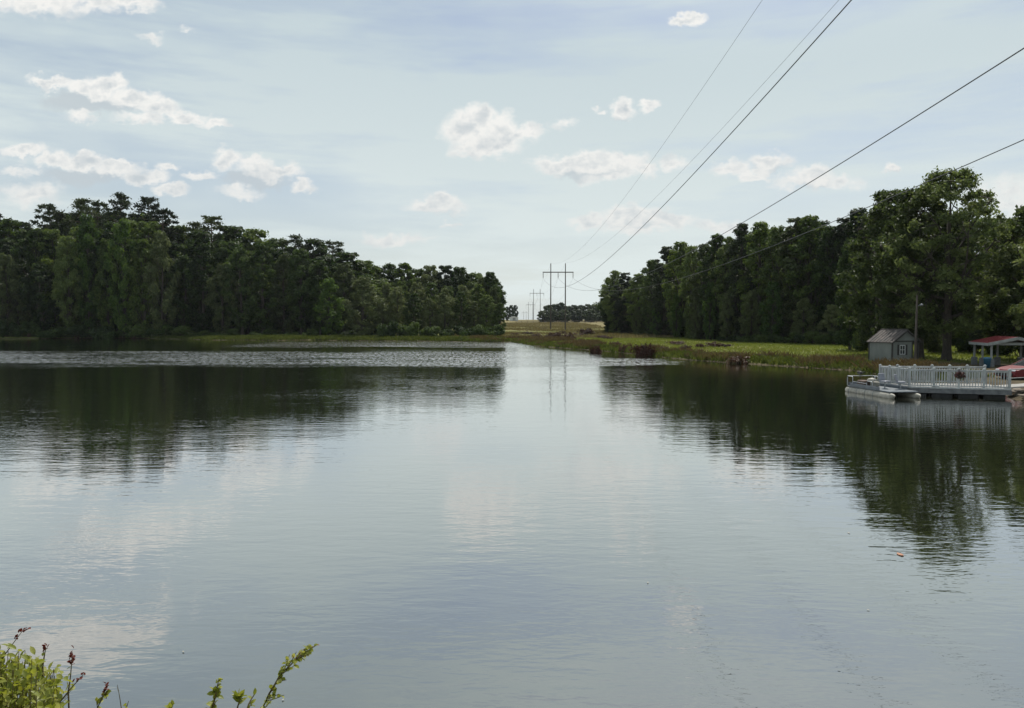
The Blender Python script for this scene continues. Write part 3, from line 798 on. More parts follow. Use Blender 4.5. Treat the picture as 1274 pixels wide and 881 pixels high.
# ------------------------------------------------------------------ grass and weeds (uncountable)
def blades(name, pts, h, w, mat, label, lean=.35):
    n = len(pts); x = pts[:, 0]; y = pts[:, 1]; z = ground(x, y)
    B = np.stack([x, y, z - .03], 1)
    hh = h * (.45 + .9 * rng.random((n, 1))); a = rng.random(n) * 6.283
    s = np.stack([np.cos(a), np.sin(a), np.zeros(n)], 1) * w * (.6 + .8 * rng.random((n, 1)))
    t = np.concatenate([rng.normal(size=(n, 2)) * lean, np.ones((n, 1))], 1) * hh
    mid = B + t * .55
    V = np.stack([B - s, B + s, mid + s * .8, B + t * np.array([1.35, 1.35, .95]), mid - s * .8], 1).reshape(-1, 3)
    me = np_mesh(name, V, np.arange(5 * n).reshape(n, 5), mat)
    o = link(name, me); tag(o, label, 'grass', kind='stuff')
    return o
def scatter(n, cond, box):
    out = []
    got = 0
    while got < n:
        x = rng.uniform(box[0], box[1], n); y = rng.uniform(box[2], box[3], n)
        s = sdist(x, y); k = cond(x, y, s)
        out.append(np.stack([x[k], y[k]], 1)); got += int(k.sum())
    return np.concatenate(out)[:n]
M['grass'] = leaf_mat('grass_blades', (.085, .115, .022), (.14, .17, .038), (.21, .22, .07), .45, .7, 0)
M['weed'] = leaf_mat('brown_weeds', (.05, .035, .02), (.10, .075, .035), (.15, .13, .05), .3, .8, 0)
M['bank_grass'] = leaf_mat('bank_grass_blades', (.03, .045, .012), (.07, .09, .02), (.13, .15, .04), .4, .7, 0)
M['straw'] = leaf_mat('dry_grass', (.11, .095, .04), (.17, .145, .065), (.24, .21, .10), .3, .8, 0)
def yard(x, y): return np.hypot(x - 34, y - 46) > 17 + 2 * np.sin(x * 1.3) + 1.5 * np.sin(y * 1.7)
def clumpy(x, y, f=.16, t=0.0): return (np.sin(x * f + 2 * np.sin(y * f * .7)) * np.sin(y * f * 1.3 + np.sin(x * f * .9) * 2)) > t
blades('grass', scatter(60000, lambda x, y, s: (s > .3) & (s < 45) & yard(x, y) & (x < 62), (-6, 62, 44, 150)), .22, .035, M['grass'], 'sunlit green grass of the right bank below the wood')
blades('shore_grass', scatter(26000, lambda x, y, s: (s > .02) & (s < 2.6) & (yard(x, y) | (y > 47)), (-80, 40, 44, 175)), .42, .05, M['bank_grass'], 'taller green grass fringing the water')
blades('brown_weeds', scatter(15000, lambda x, y, s: (s > .3) & (s < np.where(x < 14, 9, 4.5)) & (clumpy(x, y, .33, .0) | (np.hypot(x - 26.5, y - 54) < 5)) & (x > -8) & (y > 47), (-8, 30, 50, 190)), .62, .05, M['weed'], 'brown weeds along the right shore')
blades('dry_grass', scatter(30000, lambda x, y, s: (s > 6) & clumpy(x, y, .07, -.2), (-14, 34, 150, 400)), .55, .09, M['straw'], 'dry tan grass of the clearing under the power line')
blades('bank_grass', scatter(14000, lambda x, y, s: (s > .1) & (s < 9), (-66, -2, 138, 182)), .55, .06, M['bank_grass'], 'bright green grass on the left bank')
blades('dam_grass', scatter(9000, lambda x, y, s: (s > .3), (-9, 9, -1.0, 4.6)), .16, .006, M['grass'], 'grass on the near bank under the camera')

# ------------------------------------------------------------------ power line
M['wood_pole'] = simple('weathered_pole', (.06, .05, .042), (.12, .10, .085), .85, 6, stretch=(1, 1, .12), bump=.4)
M['galv'] = simple('galvanised_steel', (.25, .26, .27), (.38, .39, .4), .45, 5, metal=.7)
M['insul'] = simple('porcelain', (.10, .085, .075), (.18, .15, .13), .3, 5)
M['wire'] = simple('conductor_wire', (.06, .06, .065), (.10, .10, .105), .5, 5, metal=.4)
def tower(X, Y, ztop, H=21.0, lab=''):
    zg = gz(X, Y); Ht = ztop - zg
    o = empty('power_pylon', (X, Y, zg)); tag(o, lab, 'pylon', 'wooden h frame pylons of the power line')
    for s in (-1, 1):
        ms = MB(); ms.tube([(s * 2.25, 0, -.5), (s * 2.25, .0, Ht * .5), (s * 2.25, 0, Ht)], [.22, .18, .13], 10); ms.build('pole', M['wood_pole'], o)
        c = MB(); c.tube([(s * 2.25, 0, Ht), (s * 2.25, 0, Ht + .25)], [.06, .05], 8); c.build('shield_wire_cap', M['galv'], o)
    zc = Ht - 2.65
    a = MB(); a.box((0, -.24, zc), (9.5, .16, .26), bev=.02); a.box((0, .24, zc), (9.5, .16, .26), bev=.02); a.build('crossarm', M['wood_pole'], o)
    for s in (-1, 0, 1):
        m_ = MB(); prof = [(.02, 0)]
        for k in range(9): prof += [(.05, -.08 - k * .17), (.15, -.13 - k * .17), (.15, -.17 - k * .17), (.05, -.2 - k * .17)]
        m_.lathe(prof + [(.03, -1.7)], (s * 4.6, 0, zc - .13), 10); m_.build('insulator', M['insul'], o)
    return zc - .13 - 1.72 + zg, o
TW = [(14.2, 236.0, at(695, 328, 236).z, 'nearest wooden two legged pylon standing in the grass clearing'),
      (16.7, 513.0, at(668, 360, 513).z, 'second wooden pylon of the line, on the rise behind the nearest'),
      (19.4, 800.0, at(660, 376, 800).z, 'third pylon of the line, small on the hazy horizon'),
      (21.0, 1250.0, at(653, 387, 1250).z, 'fourth and farthest pylon, barely visible in the haze')]
att = []
for X, Y, zt, lab in TW:
    za, o = tower(X, Y, zt, lab=lab); att.append((X, Y, za, zt + .25))
PXW = {  # picture points that each near wire passes through
    'w3': (9.6, 'c', [(1059, 0), (970, 101), (880, 200), (770, 308), (706, 357)], -1),
    'w4': (14.2, 'c', [(1274, 57), (1100, 172), (1000, 235), (880, 302), (775, 352)], 0),
    'w5': (18.8, 'c', [(1274, 172), (1100, 252), (976, 300), (901, 328), (849, 348), (777, 360)], 1),
    'w1': (11.95, 's', [(948, 0), (885, 96), (820, 186), (722, 310)], -1),
    'w2': (16.45, 's', [(1042, 0), (960, 98), (900, 158), (822, 239)], 1)}
lab_w = {'w3': 'thick conductor wire crossing the sky, leftmost of the three thick wires', 'w4': 'middle thick conductor wire reaching the right edge of the sky', 'w5': 'lowest conductor wire passing in front of the right wood and big tree',
         'w1': 'thin shield wire highest in the sky, left of the others', 'w2': 'faint thin shield wire just left of the thickest wire'}
for k, (Xc, kind, pts, side) in PXW.items():
    X0, Y0, za, zs = att[0]
    zt = za if kind == 'c' else zs
    Yl, Zl = [], []
    for px, py in pts:
        r_ = ray(px, py); t = Xc / r_.x
        Yl.append(r_.y * t); Zl.append(HC + r_.z * t)
    Yl.append(Y0); Zl.append(zt)
    wgt = np.array([3.0] * 1 + [2.0] * (len(pts) - 1) + [6.0])
    A = np.polyfit(Yl, Zl, 2, w=wgt)
    mb = MB(); rad = .019 if kind == 'c' else .0085
    line = []
    for Y in np.concatenate([np.linspace(-70, 60, 60), np.linspace(62, Y0, 60)]):
        z = np.polyval(A, Y); 
        if Y > 150: z = z + (zt - np.polyval(A, Y0)) * ((Y - 150) / (Y0 - 150)) ** 2
        line.append((Xc, Y, z))
    rr = [rad * (1.0 if p[1] < 60 else 1 + (p[1] - 60) / 500) for p in line]
    mb.tube(line, rr, 6)
    o = mb.build('power_wire', M['wire']); tag(o, lab_w[k], 'power wire', 'near span wires of the power line')
for i in range(3):
    a, b = att[i], att[i + 1]
    for kind, off in (('c', -4.6), ('c', 0), ('c', 4.6), ('s', -2.25), ('s', 2.25)):
        za, zb = (a[2], b[2]) if kind == 'c' else (a[3], b[3])
        mb = MB(); line = []
        for t in np.linspace(0, 1, 24):
            sag = (7.0 if kind == 'c' else 5.0) * 4 * t * (1 - t)
            line.append((a[0] + (b[0] - a[0]) * t + off, a[1] + (b[1] - a[1]) * t, za + (zb - za) * t - sag))
        mb.tube(line, .016 if kind == 'c' else .01, 5)
        o = mb.build('power_wire', M['wire'])
        tag(o, '%s wire in the %s far span of the power line' % ('conductor' if kind == 'c' else 'shield', ord_(i)), 'power wire', '%s wires of the %s far span' % ('conductor' if kind == 'c' else 'shield', ord_(i)))

# far farm building, fence
M['white_wall'] = simple('white_metal_siding', (.62, .63, .62), (.74, .75, .74), .6, 2)
M['rail_dark'] = simple('old_fence_wood', (.06, .05, .04), (.11, .09, .07), .9, 3)
p_ = at(640, 400, 468)
fb = empty('farm_building', (p_.x - .4, 468, gz(p_.x, 468))); tag(fb, 'long low white farm building beside the distant left trees', 'building')
b = MB(); b.box((0, 0, 1.0), (5.4, 8, 2.0), bev=.05); b.build('wall', M['white_wall'], fb)
b = MB(); b.prism([(-3.0, -4.3, 2.0), (3.0, -4.3, 2.0), (0, -4.3, 2.7)], (0, 8.6, 0)); b.build('roof', M['white_wall'], fb)
b = MB(); b.box((0.2, -4.02, .95), (1.6, .1, 1.7)); b.build('door', M['galv'], fb)
fe = empty('fence', (22, 398, 0)); tag(fe, 'low dark fence line crossing the far end of the clearing', 'fence')
zz = [(X, gz(X, 398)) for X in np.arange(2, 60, 3.0)]
b = MB()
for hgt in (.45, .8, 1.15): b.tube([(X - 22, 0, z + hgt) for X, z in zz], .07, 5)
b.build('rail', M['rail_dark'], fe)
b = MB()
for X, z in zz: b.tube([(X - 22, 0, z - .2), (X - 22, 0, z + 1.35)], .09, 6)
b.build('post_row', M['rail_dark'], fe)

# ------------------------------------------------------------------ shed
M['siding'] = simple('grey_green_siding', (.16, .175, .16), (.21, .225, .205), .75, 2.5, stretch=(1, 1, .3))
M['siding_trim'] = simple('dark_trim', (.035, .035, .032), (.06, .058, .05), .7, 8)
M['shingle'] = simple('shaded_metal_roof', (.022, .021, .022), (.11, .09, .078), .75, 1.3, stretch=(1, 1, 1), bump=.15)  # shade of the overhanging trees is darkened into this mottled roof colour
M['glass'] = simple('dark_glass', (.02, .025, .03), (.04, .045, .05), .12, 2, spec=.8)
M['white_paint'] = simple('white_paint', (.50, .51, .50), (.66, .67, .66), .6, 5, stretch=(1, 1, .3))
sp_ = on(1110, 450.4, .55)
shed = empty('garden_shed', (sp_.x, sp_.y, gz(sp_.x, sp_.y)), math.atan2(.317, .948)); tag(shed, 'small grey green garden shed with a gabled roof by the lawn', 'shed')
# local x runs along the gable wall (to the right), local y along the eaves wall (away)
LW, LD, HW, HR = 2.75, 2.45, 1.72, 2.62
b = MB()
T = .06
b.box((LW * .36, T / 2, HW / 2), (LW * .72, T, HW))                 # gable wall, left of the porch
b.box((T / 2, LD / 2 + T, HW / 2), (T, LD - T * 2 - .01, HW)); b.box((LW / 2, LD - T / 2, HW / 2), (LW - .01, T, HW)); b.box((LW - T / 2, LD * .72, HW / 2), (T, LD * .5, HW)); b.box((LW * .72, LD * .24, HW / 2), (T, LD * .46, HW))
b.prism([(0.0, .002, HW), (LW, .002, HW), (LW / 2, .002, HR - .03)], (0, T, 0)); b.prism([(0, LD - T, HW), (LW, LD - T, HW), (LW / 2, LD - T, HR - .03)], (0, T, 0))
for k in range(int(LW * .7 / .3)): b.box((.3 + k * .3, -.006, HW / 2), (.02, .012, HW - .02))
for k in range(7): b.box((-.006, .34 + k * .31, HW / 2), (.012, .02, HW - .02))
b.build('wall', M['siding'], shed)
b = MB()
th = .05; ov = .16; sl = (HR - HW) / (LW / 2)
for s in (-1, 1):
    x0 = LW / 2; x1 = LW / 2 + s * (LW / 2 + ov)
    z1 = HR - sl * (LW / 2 + ov)
    b.prism([(x0, -ov, HR), (x1, -ov, z1), (x1, -ov, z1 + th), (x0, -ov, HR + th)], (0, LD + 2 * ov, 0))
    for k in range(9):
        yy = -ov + .02 + k * (LD + 2 * ov - .04) / 8
        d_ = Vector((x1 - x0, 0, z1 - HR)); L_ = d_.length; an = math.atan2(d_.z, d_.x)
        b.box(((x0 + x1) / 2, yy, (HR + z1) / 2 + th + .012), (L_, .03, .03), Matrix.Rotation(-an, 3, 'Y'))
b.build('roof', M['shingle'], shed)
b = MB(); b.tube([(LW / 2, -ov - .01, HR + th + .01), (LW / 2, LD + ov + .01, HR + th + .01)], .045, 8); b.build('ridge_cap', M['shingle'], shed)
b = MB()
b.box((-.012, -.012, HW / 2), (.09, .09, HW)); b.box((-.012, LD + .005, HW / 2), (.08, .08, HW)); b.box((LW * .72 + .03, -.02, HW / 2), (.08, .06, HW)); b.box((LW - .05, .05, HW / 2), (.09, .09, HW))
b.box((LW / 2, -.03, HW + .02), (LW + .04, .05, .10))
for s in (-1, 1):
    an = math.atan2(-(HR - HW), s * LW / 2)
    b.box((LW / 2 + s * (LW / 4 + ov / 2), -ov - .015, (HR + HW) / 2 - .075), (math.hypot(LW / 2, HR - HW) + .18, .03, .1), Matrix.Rotation(-an, 3, 'Y'))
b.build('trim', M['siding_trim'], shed)
wn = MB(); wx, wz = LW * .36, 1.05
wn.box((wx, -.012, wz), (.52, .02, .68)); wn = wn.build('window', M['glass'], shed)
fr = MB()
for s in (-1, 1): fr.box((wx + s * .26, -.03, wz), (.05, .04, .76), bev=.006); fr.box((wx, -.03, wz + s * .355), (.47, .036, .05), bev=.006)
fr.box((wx, -.028, wz), (.47, .03, .035)); fr.box((wx, -.030, wz), (.035, .034, .66))
fr.build('window_frame', M['white_paint'], wn)
for s in (-1, 1):
    q = MB(); q.box((wx + s * .40, -.028, wz), (.2, .03, .84), bev=.006)
    for k in range(12): q.box((wx + s * .40, -.046, wz - .36 + k * .065), (.15, .012, .02))
    q.build('shutter', M['siding_trim'], shed)
q = MB(); q.box((LW * .86, LD * .46, .85), (LW * .2, .04, 1.68), bev=.005); d_ = q.build('door', M['siding_trim'], shed)
q = MB(); q.tube([(LW * .80, LD * .46 - .06, .85), (LW * .80, LD * .46 - .02, .85)], .025, 8); q.build('door_handle', M['galv'], d_)
q = MB(); q.box((LW / 2, LD / 2, -.02), (LW + .05, LD + .05, .09)); q.build('floor_slab', M['rail_dark'], shed)

# utility pole by the shed
pb = on(1138.5, 452, .5); pt = at(1138.5, 367, pb.y)
up = empty('utility_pole', (pb.x, pb.y, gz(pb.x, pb.y))); tag(up, 'thin bare wooden pole standing at the right corner of the shed', 'pole')
Hp = pt.z - gz(pb.x, pb.y)
b = MB(); b.tube([(0, 0, -.3), (0.02, 0, Hp * .5), (.05, 0, Hp)], [.10, .09, .07], 10); b.build('shaft', M['wood_pole'], up)
b = MB(); b.tube([(.05, 0, Hp * .83), (.3, -.05, Hp * .86)], .025, 6); b.lathe([(.02, .1), (.11, .06), (.14, 0), (.1, -.08), (.0, -.1)], (.38, -.06, Hp * .855), 10); b.build('yard_lamp', M['galv'], up)

# ------------------------------------------------------------------ pavilion
M['red_roof'] = simple('red_metal_roof', (.17, .022, .025), (.23, .035, .035), .45, 1.2, metal=0)
M['grey_paint'] = simple('pale_grey_paint', (.21, .22, .21), (.30, .31, .30), .7, 4)
M['block'] = simple('concrete_block', (.11, .115, .12), (.18, .19, .19), .9, 8, bump=.3)
pv = on(1233, 456, .5)
pav = empty('pavilion', (pv.x, pv.y, gz(pv.x, pv.y)), R(-14)); tag(pav, 'open pavilion with a red gabled metal roof on pale posts', 'pavilion')
PW, PD, PH, PR = 3.2, 3.6, 1.68, 2.15
posts = [(0, 0), (0, PD / 2), (0, PD), (PW * .5, PD), (PW, 0), (PW, PD / 2), (PW, PD), (PW * .5, 0)]
for i, (x, y) in enumerate(posts[:7]):
    b = MB(); b.box((x, y, (PH - .1) / 2), (.12, .12, PH - .02), bev=.01); po = b.build('post', M['grey_paint'], pav)
    b = MB(); b.box((x, y, .28), (.34, .34, .62), bev=.02); b.build('post_base', M['block'], po)
b = MB()
for x in (0, PW): b.box((x, PD / 2, PH + .02), (.12, PD + .5, .2))
for y in (0, PD): b.box((PW / 2, y, PH + .02), (PW + .24, .11, .19))
b.build('beam', M['grey_paint'], pav)
b = MB(); sl = (PR - PH - .1) / (PW / 2); ov = .3
for s in (-1, 1):
    x0 = PW / 2; x1 = PW / 2 + s * (PW / 2 + ov); z0 = PR; z1 = PR - sl * (PW / 2 + ov)
    b.prism([(x0, -ov, z0), (x1, -ov, z1), (x1, -ov, z1 + .05), (x0, -ov, z0 + .05)], (0, PD + 2 * ov, 0))
    an = math.atan2(z1 - z0, x1 - x0)
    for k in range(12):
        b.box(((x0 + x1) / 2, -ov + .02 + k * (PD + 2 * ov - .04) / 11, (z0 + z1) / 2 + .062), (math.hypot(x1 - x0, z1 - z0), .04, .03), Matrix.Rotation(-an, 3, 'Y'))
b.build('roof', M['red_roof'], pav)
b = MB()
for s in (-1, 1):
    x0 = PW / 2; x1 = PW / 2 + s * (PW / 2 + ov); z0 = PR; z1 = PR - sl * (PW / 2 + ov); an = math.atan2(z1 - z0, x1 - x0)
    for y in (-ov - .02, PD + ov + .02): b.box(((x0 + x1) / 2, y, (z0 + z1) / 2 - .04), (math.hypot(x1 - x0, z1 - z0), .03, .22), Matrix.Rotation(-an, 3, 'Y'))
    b.box((x1 + s * .015, PD / 2, z1 - .05), (.03, PD + 2 * ov, .2))
b.build('fascia', M['grey_paint'], pav)
# bin inside
M['blue'] = simple('blue_plastic', (.02, .09, .16), (.03, .12, .2), .5, 3)
bp_ = on(1228, 457, .5)
bn = empty('bin', (bp_.x, bp_.y, gz(bp_.x, bp_.y))); tag(bn, 'blue plastic bin standing between the pavilion posts', 'bin')
b = MB(); b.lathe([(0, 0), (.19, 0), (.24, .62), (.25, .64), (.22, .64), (.0, .6)], n=16); b.build('body', M['blue'], bn)
b = MB(); b.lathe([(.27, .645), (.27, .68), (.2, .75), (0, .78)], n=16); b.build('lid', M['blue'], bn)

# ------------------------------------------------------------------ car
M['car_red'] = simple('red_car_paint', (.11, .005, .009), (.14, .007, .012), .5, 1, spec=.3)
M['tyre'] = simple('tyre_rubber', (.015, .015, .015), (.03, .03, .03), .85, 8)
M['lamp'] = simple('headlamp_glass', (.5, .52, .55), (.6, .62, .65), .15, 3, spec=.8)
cc = at(1249, 466, 45.5)
car = empty('parked_car', (cc.x, 45.5, gz(cc.x + 1.5, 45.5) - .12), R(8)); tag(car, 'dark red car parked behind the dock at the right edge', 'car')
# side profile along local x (nose at x=0), width along y
prof = [(0.0, .35), (.02, .55), (.10, .68), (.45, .80), (1.05, .90), (1.95, .88 + .05), (2.45, 1.0), (3.7, 1.0), (4.2, .98), (4.4, .9), (4.46, .55), (4.4, .3), (3.95, .24), (3.9, .4), (3.6, .58), (3.3, .4), (3.25, .24), (1.2, .24), (1.15, .4), (.85, .58), (.55, .4), (.5, .24), (.1, .26)]
b = MB(); W2 = .86
rings = []
for yy, k, kz in [(-W2, .97, .95), (-W2 + .08, 1.0, 1.0), (W2 - .08, 1.0, 1.0), (W2, .97, .95)]:
    rings.append([(2.2 + (x - 2.2) * k, yy, .3 + (z - .3) * kz) for x, z in prof])
n_ = len(prof); vs = [p for r_ in rings for p in r_]; fs = [tuple(range(n_)), tuple(range(4 * n_ - 1, 3 * n_ - 1, -1))]
for i in range(3):
    for j in range(n_):
        l = (j + 1) % n_
        fs.append((i * n_ + j, i * n_ + l, (i + 1) * n_ + l, (i + 1) * n_ + j))
b.add(vs, fs); b.build('body', M['car_red'], car)
b = MB()
gp = [(1.15, .90), (1.95, 1.30), (3.2, 1.30), (4.05, .97)]
a_ = [(x, -.76 + (z - .9) * .28, z) for x, z in gp]; c_ = [(x, .76 - (z - .9) * .28, z) for x, z in gp]
b.add(a_ + c_, [(0, 1, 2, 3), (7, 6, 5, 4), (0, 4, 5, 1), (1, 5, 6, 2), (2, 6, 7, 3), (3, 7, 4, 0)]); b.build('window', M['glass'], car)
b = MB(); b.box((2.58, 0, 1.325), (1.4, 1.26, .045), bev=.02)
for s in (-1, 1):
    b.tube([(1.15, s * .76, .91), (1.95, s * .65, 1.31)], .03, 6); b.tube([(2.6, s * .75, .95), (2.6, s * .66, 1.30)], .035, 6); b.tube([(4.05, s * .75, .97), (3.2, s * .65, 1.31)], .03, 6)
b.build('roof', M['car_red'], car)
for x in (.85, 3.6):
    for s in (-1, 1):
        w_ = empty('wheel', (x, s * .78, .31)); w_.parent = car
        b = MB(); b.lathe([(.2, -.1), (.29, -.1), (.31, -.06), (.31, .06), (.29, .1), (.2, .1), (.2, -.1)], n=24, rot=Matrix.Rotation(PI / 2, 3, 'X')); b.build('tyre', M['tyre'], w_)
        b = MB(); b.lathe([(0, -.09), (.06, -.09), (.19, -.06), (.2, .06), (.06, .09), (0, .09)], n=12, rot=Matrix.Rotation(PI / 2, 3, 'X')); b.build('rim', M['galv'], w_)
for s in (-1, 1):
    b = MB(); b.box((.14, s * .62, .64), (.16, .3, .11), bev=.03); b.build('headlight', M['lamp'], car)
b = MB(); b.box((-.01, 0, .42), (.06, 1.3, .16), bev=.02); b.build('bumper_grille', M['tyre'], car)

# ------------------------------------------------------------------ dock
M['rail_white'] = simple('white_rail_paint', (.25, .265, .27), (.43, .45, .45), .8, 5, stretch=(1, 1, .4))
M['deck'] = simple('grey_deck_boards', (.22, .21, .195), (.36, .35, .33), .85, 6, stretch=(1, 1, 1))
M['skirt'] = simple('grey_skirt_board', (.08, .085, .09), (.16, .165, .17), .85, 3)
M['float'] = simple('black_float', (.012, .012, .014), (.03, .03, .032), .6, 4)
ZD = .45
Bc = on(1130, 481.8, ZD); Cc = on(1258.5, 485, ZD); Ac = at(1093, 470, 41.6); Ac.z = ZD
Dc = Cc + (Ac - Bc) * 1.15 + Vector((1.9, .8, 0)) * .6
Dc.z = ZD
dock = empty('floating_dock', (Bc.x, Bc.y, 0)); tag(dock, 'grey floating dock with a white picket railing at the right shore', 'dock')
def lc(v): return Vector((v.x - Bc.x, v.y - Bc.y, v.z))
A_, B_, C_, D_ = [lc(v) for v in (Ac, Bc, Cc, Dc)]
b = MB(); b.prism([v - Vector((0, 0, .04)) for v in (B_, C_, D_, A_)], (0, 0, .04)); 
fd = (C_ - B_).normalized(); sdv = (A_ - B_)
nb_ = 34
for i in range(nb_):
    t0, t1 = i / nb_ + .002, (i + 1) / nb_ - .002
    q = [B_.lerp(C_, t0), B_.lerp(C_, t1), A_.lerp(D_, t1), A_.lerp(D_, t0)]
    b.prism(q, (0, 0, .025))
b.build('deck', M['deck'], dock)
def sideboard(mb, p, q, z0, z1, th=.05):
    d_ = (q - p); L_ = d_.length; an = math.atan2(d_.y, d_.x)
    c = (p + q) / 2
    mb.box((c.x, c.y, (z0 + z1) / 2), (L_, th, z1 - z0), Matrix.Rotation(an, 3, 'Z'), bev=.008)
b = MB()
for p, q in ((B_, C_), (C_, D_), (D_, A_), (A_, B_)): sideboard(b, p, q, ZD - .27, ZD - .042)
b.build('skirt_board', M['skirt'], dock)
b = MB()
for p, q in ((B_, C_), (A_, B_)): sideboard(b, p, q, ZD - .03, ZD + .055, .07)
b.build('edge_board', M['rail_white'], dock)
cen = (A_ + B_ + C_ + D_) / 4
for i in range(4):
    t = (i + .5) / 4
    for s in (.18, .8):
        c = B_.lerp(C_, t).lerp(A_.lerp(D_, t), s)
        f_ = MB(); f_.box((c.x, c.y, .02), (.95, .75, .34), Matrix.Rotation(math.atan2(fd.y, fd.x), 3, 'Z'), bev=.06); f_.build('float', M['float'], dock)
def railing(p, q, nseg, hgt=.93, posts=True, first=True, last=True):
    d_ = q - p; L_ = d_.length; an = math.atan2(d_.y, d_.x); Mz = Matrix.Rotation(an, 3, 'Z'); u = d_.normalized()
    for i in range(nseg + 1):
        if (i == 0 and not first) or (i == nseg and not last): continue
        c = p + d_ * (i / nseg)
        m_ = MB(); m_.box((c.x, c.y, ZD + hgt / 2 + .0), (.10, .10, hgt + .06), Mz, bev=.008)
        m_.box((c.x, c.y, ZD + hgt + .045), (.13, .13, .03), Mz); m_.lathe([(.062, 0), (.045, .03), (0, .05)], (c.x, c.y, ZD + hgt + .06), 8)
        m_.build('railing_post', M['rail_white'], dock)
    for i in range(nseg):
        a = p + d_ * (i / nseg) + u * .055; e = p + d_ * ((i + 1) / nseg) - u * .055; c = (a + e) / 2; l_ = (e - a).length
        m_ = MB()
        m_.box((c.x, c.y, ZD + hgt - .02), (l_, .09, .04), Mz, bev=.005); m_.box((c.x, c.y, ZD + hgt - .07), (l_, .04, .06), Mz); m_.box((c.x, c.y, ZD + .11), (l_, .04, .06), Mz)
        n_ = max(2, int(l_ / .115))
        for k in range(n_):
            w = a + (e - a) * ((k + .5) / n_)
            m_.box((w.x, w.y, ZD + hgt * .5), (.036, .034, hgt - .13), Mz)
        m_.build('railing_panel', M['rail_white'], dock)
ins = .07
nrm_f = Vector((-fd.y, fd.x, 0))
B2, C2 = B_ + nrm_f * ins + fd * ins, C_ + nrm_f * ins - fd * ins
A2, D2 = A_ + fd * ins - nrm_f * .05, D_ - nrm_f * ins
railing(B2, C2, 4); railing(A2, B2, 3, last=False); railing(A2, D2, 6, first=False)
# mooring cleats
for t in (.27,):
    c = B_.lerp(C_, t); m_ = MB(); m_.box((c.x, c.y - .02, ZD + .09), (.34, .1, .06), Matrix.Rotation(math.atan2(fd.y, fd.x), 3, 'Z'), bev=.02); m_.tube([(c.x - .06, c.y - .02, ZD + .03), (c.x - .06, c.y - .02, ZD + .09)], .025, 6)
    m_.build('cleat', M['rail_white'], dock)
# mooring ropes round two posts
for t in (0.50,):
    pass
# gangway from dock to bank
gw = empty('gangway', (Cc.x, Cc.y, 0)); tag(gw, 'short plank gangway with a thin rail joining dock and bank', 'gangway')
g0 = Vector((.03, .35, ZD + .03)); g1 = Vector((2.6, .9, ZD + .12))
b = MB(); b.prism([g0, g1, g1 + Vector((-.25, 1.1, 0)), g0 + Vector((-.0, 1.1, 0))], (0, 0, .06)); b.build('plank_deck', M['deck'], gw)
b = MB(); b.tube([g0 + Vector((0, 0, .93)), g1 + Vector((0, 0, .93))], .03, 6); b.tube([g0 + Vector((0, 0, .5)), g1 + Vector((0, 0, .5))], .02, 6)
for t in (.02, .5, .98): q = g0.lerp(g1, t); b.tube([q, q + Vector((0, 0, .95))], .03, 6)
b.build('handrail', M['rail_white'], gw)

# flower basket on the railing
M['basket'] = simple('dark_basket', (.03, .022, .018), (.06, .045, .035), .8, 20)
M['petal'] = leaf_mat('dark_flowers', (.03, .012, .02), (.08, .02, .035), (.10, .06, .04), .3)
fpos = B2.lerp(C2, .5) - nrm_f * .14
fbk = empty('flower_basket', (Bc.x + fpos.x, Bc.y + fpos.y, ZD + .62)); tag(fbk, 'dark flower basket hanging on the front of the dock railing', 'flower basket')
b = MB(); b.lathe([(.0, -.12), (.10, -.12), (.17, .04), (.18, .06), (.15, .06), (.0, .04)], n=14); b.build('basket', M['basket'], fbk)
link('flowers', leaves([(0, 0, .12), (.13, 0, .1), (-.13, .0, .1), (0, -.1, .06), (.2, -.03, .0), (-.2, -.03, .0)], [.14, .11, .11, .11, .07, .07], [90] * 6, .045, 1, 'flowers', M['petal'], shell=.2), fbk)
b = MB(); b.tube([(0, .14, .3), (0, .0, .34), (0, 0, .18)], .01, 5); b.build('hook', M['float'], fbk)

# ------------------------------------------------------------------ small pontoon boat
M['pontoon'] = simple('weathered_pontoon', (.22, .21, .175), (.38, .36, .31), .55, 5, bump=.1)
M['hull_grey'] = simple('blue_grey_panel', (.08, .095, .11), (.13, .15, .17), .6, 3)
M['seat_grey'] = simple('grey_vinyl', (.17, .18, .21), (.25, .26, .30), .5, 5)
M['brown'] = simple('brown_box', (.09, .06, .05), (.15, .11, .09), .8, 6)
f0 = on(1053, 486.5, 0); f1 = on(1113, 496.5, 0)
ax = (f1 - f0); Lb = ax.length; ang = math.atan2(ax.y, ax.x)
boat = empty('pontoon_boat', (f0.x, f0.y, 0), ang); tag(boat, 'small grey fishing pontoon boat with swivel seats moored by the dock', 'boat')
# local x from stern (far left) to bow (near), local y towards the dock
WB = 1.35
for s in (0, 1):
    b = MB(); y = WB * s
    xs_ = [0.0, .04, .14, .3, .6, Lb * .5, Lb - .5, Lb - .25, Lb - .08, Lb]
    rs_ = [.03, .10, .155, .175, .18, .18, .18, .16, .09, .02]
    b.tube([(x, y, .09 + (.05 if x > Lb - .2 else 0)) for x in xs_], rs_, 14)
    pn = b.build('pontoon', M['pontoon'], boat)
    for x in (.5, 1.25, 2.0, 2.75):
        b = MB(); b.tube([(x, y, .09), (x + .03, y, .09)], .187, 14); b.build('strap', M['hull_grey'], pn)
b = MB(); b.box((Lb * .49, WB / 2, .31), (Lb * .88, WB + .15, .06), bev=.015); b.build('deck', M['hull_grey'], boat)
b = MB(); b.box((Lb * .42, -.07, .345 + .06), (Lb * .62, .03, .16), bev=.01); b.box((Lb * .42, WB + .07, .345 + .06), (Lb * .62, .03, .16), bev=.01); b.box((.2, WB / 2, .42), (.03, WB, .18)); b.build('side_panel', M['hull_grey'], boat)
b = MB()
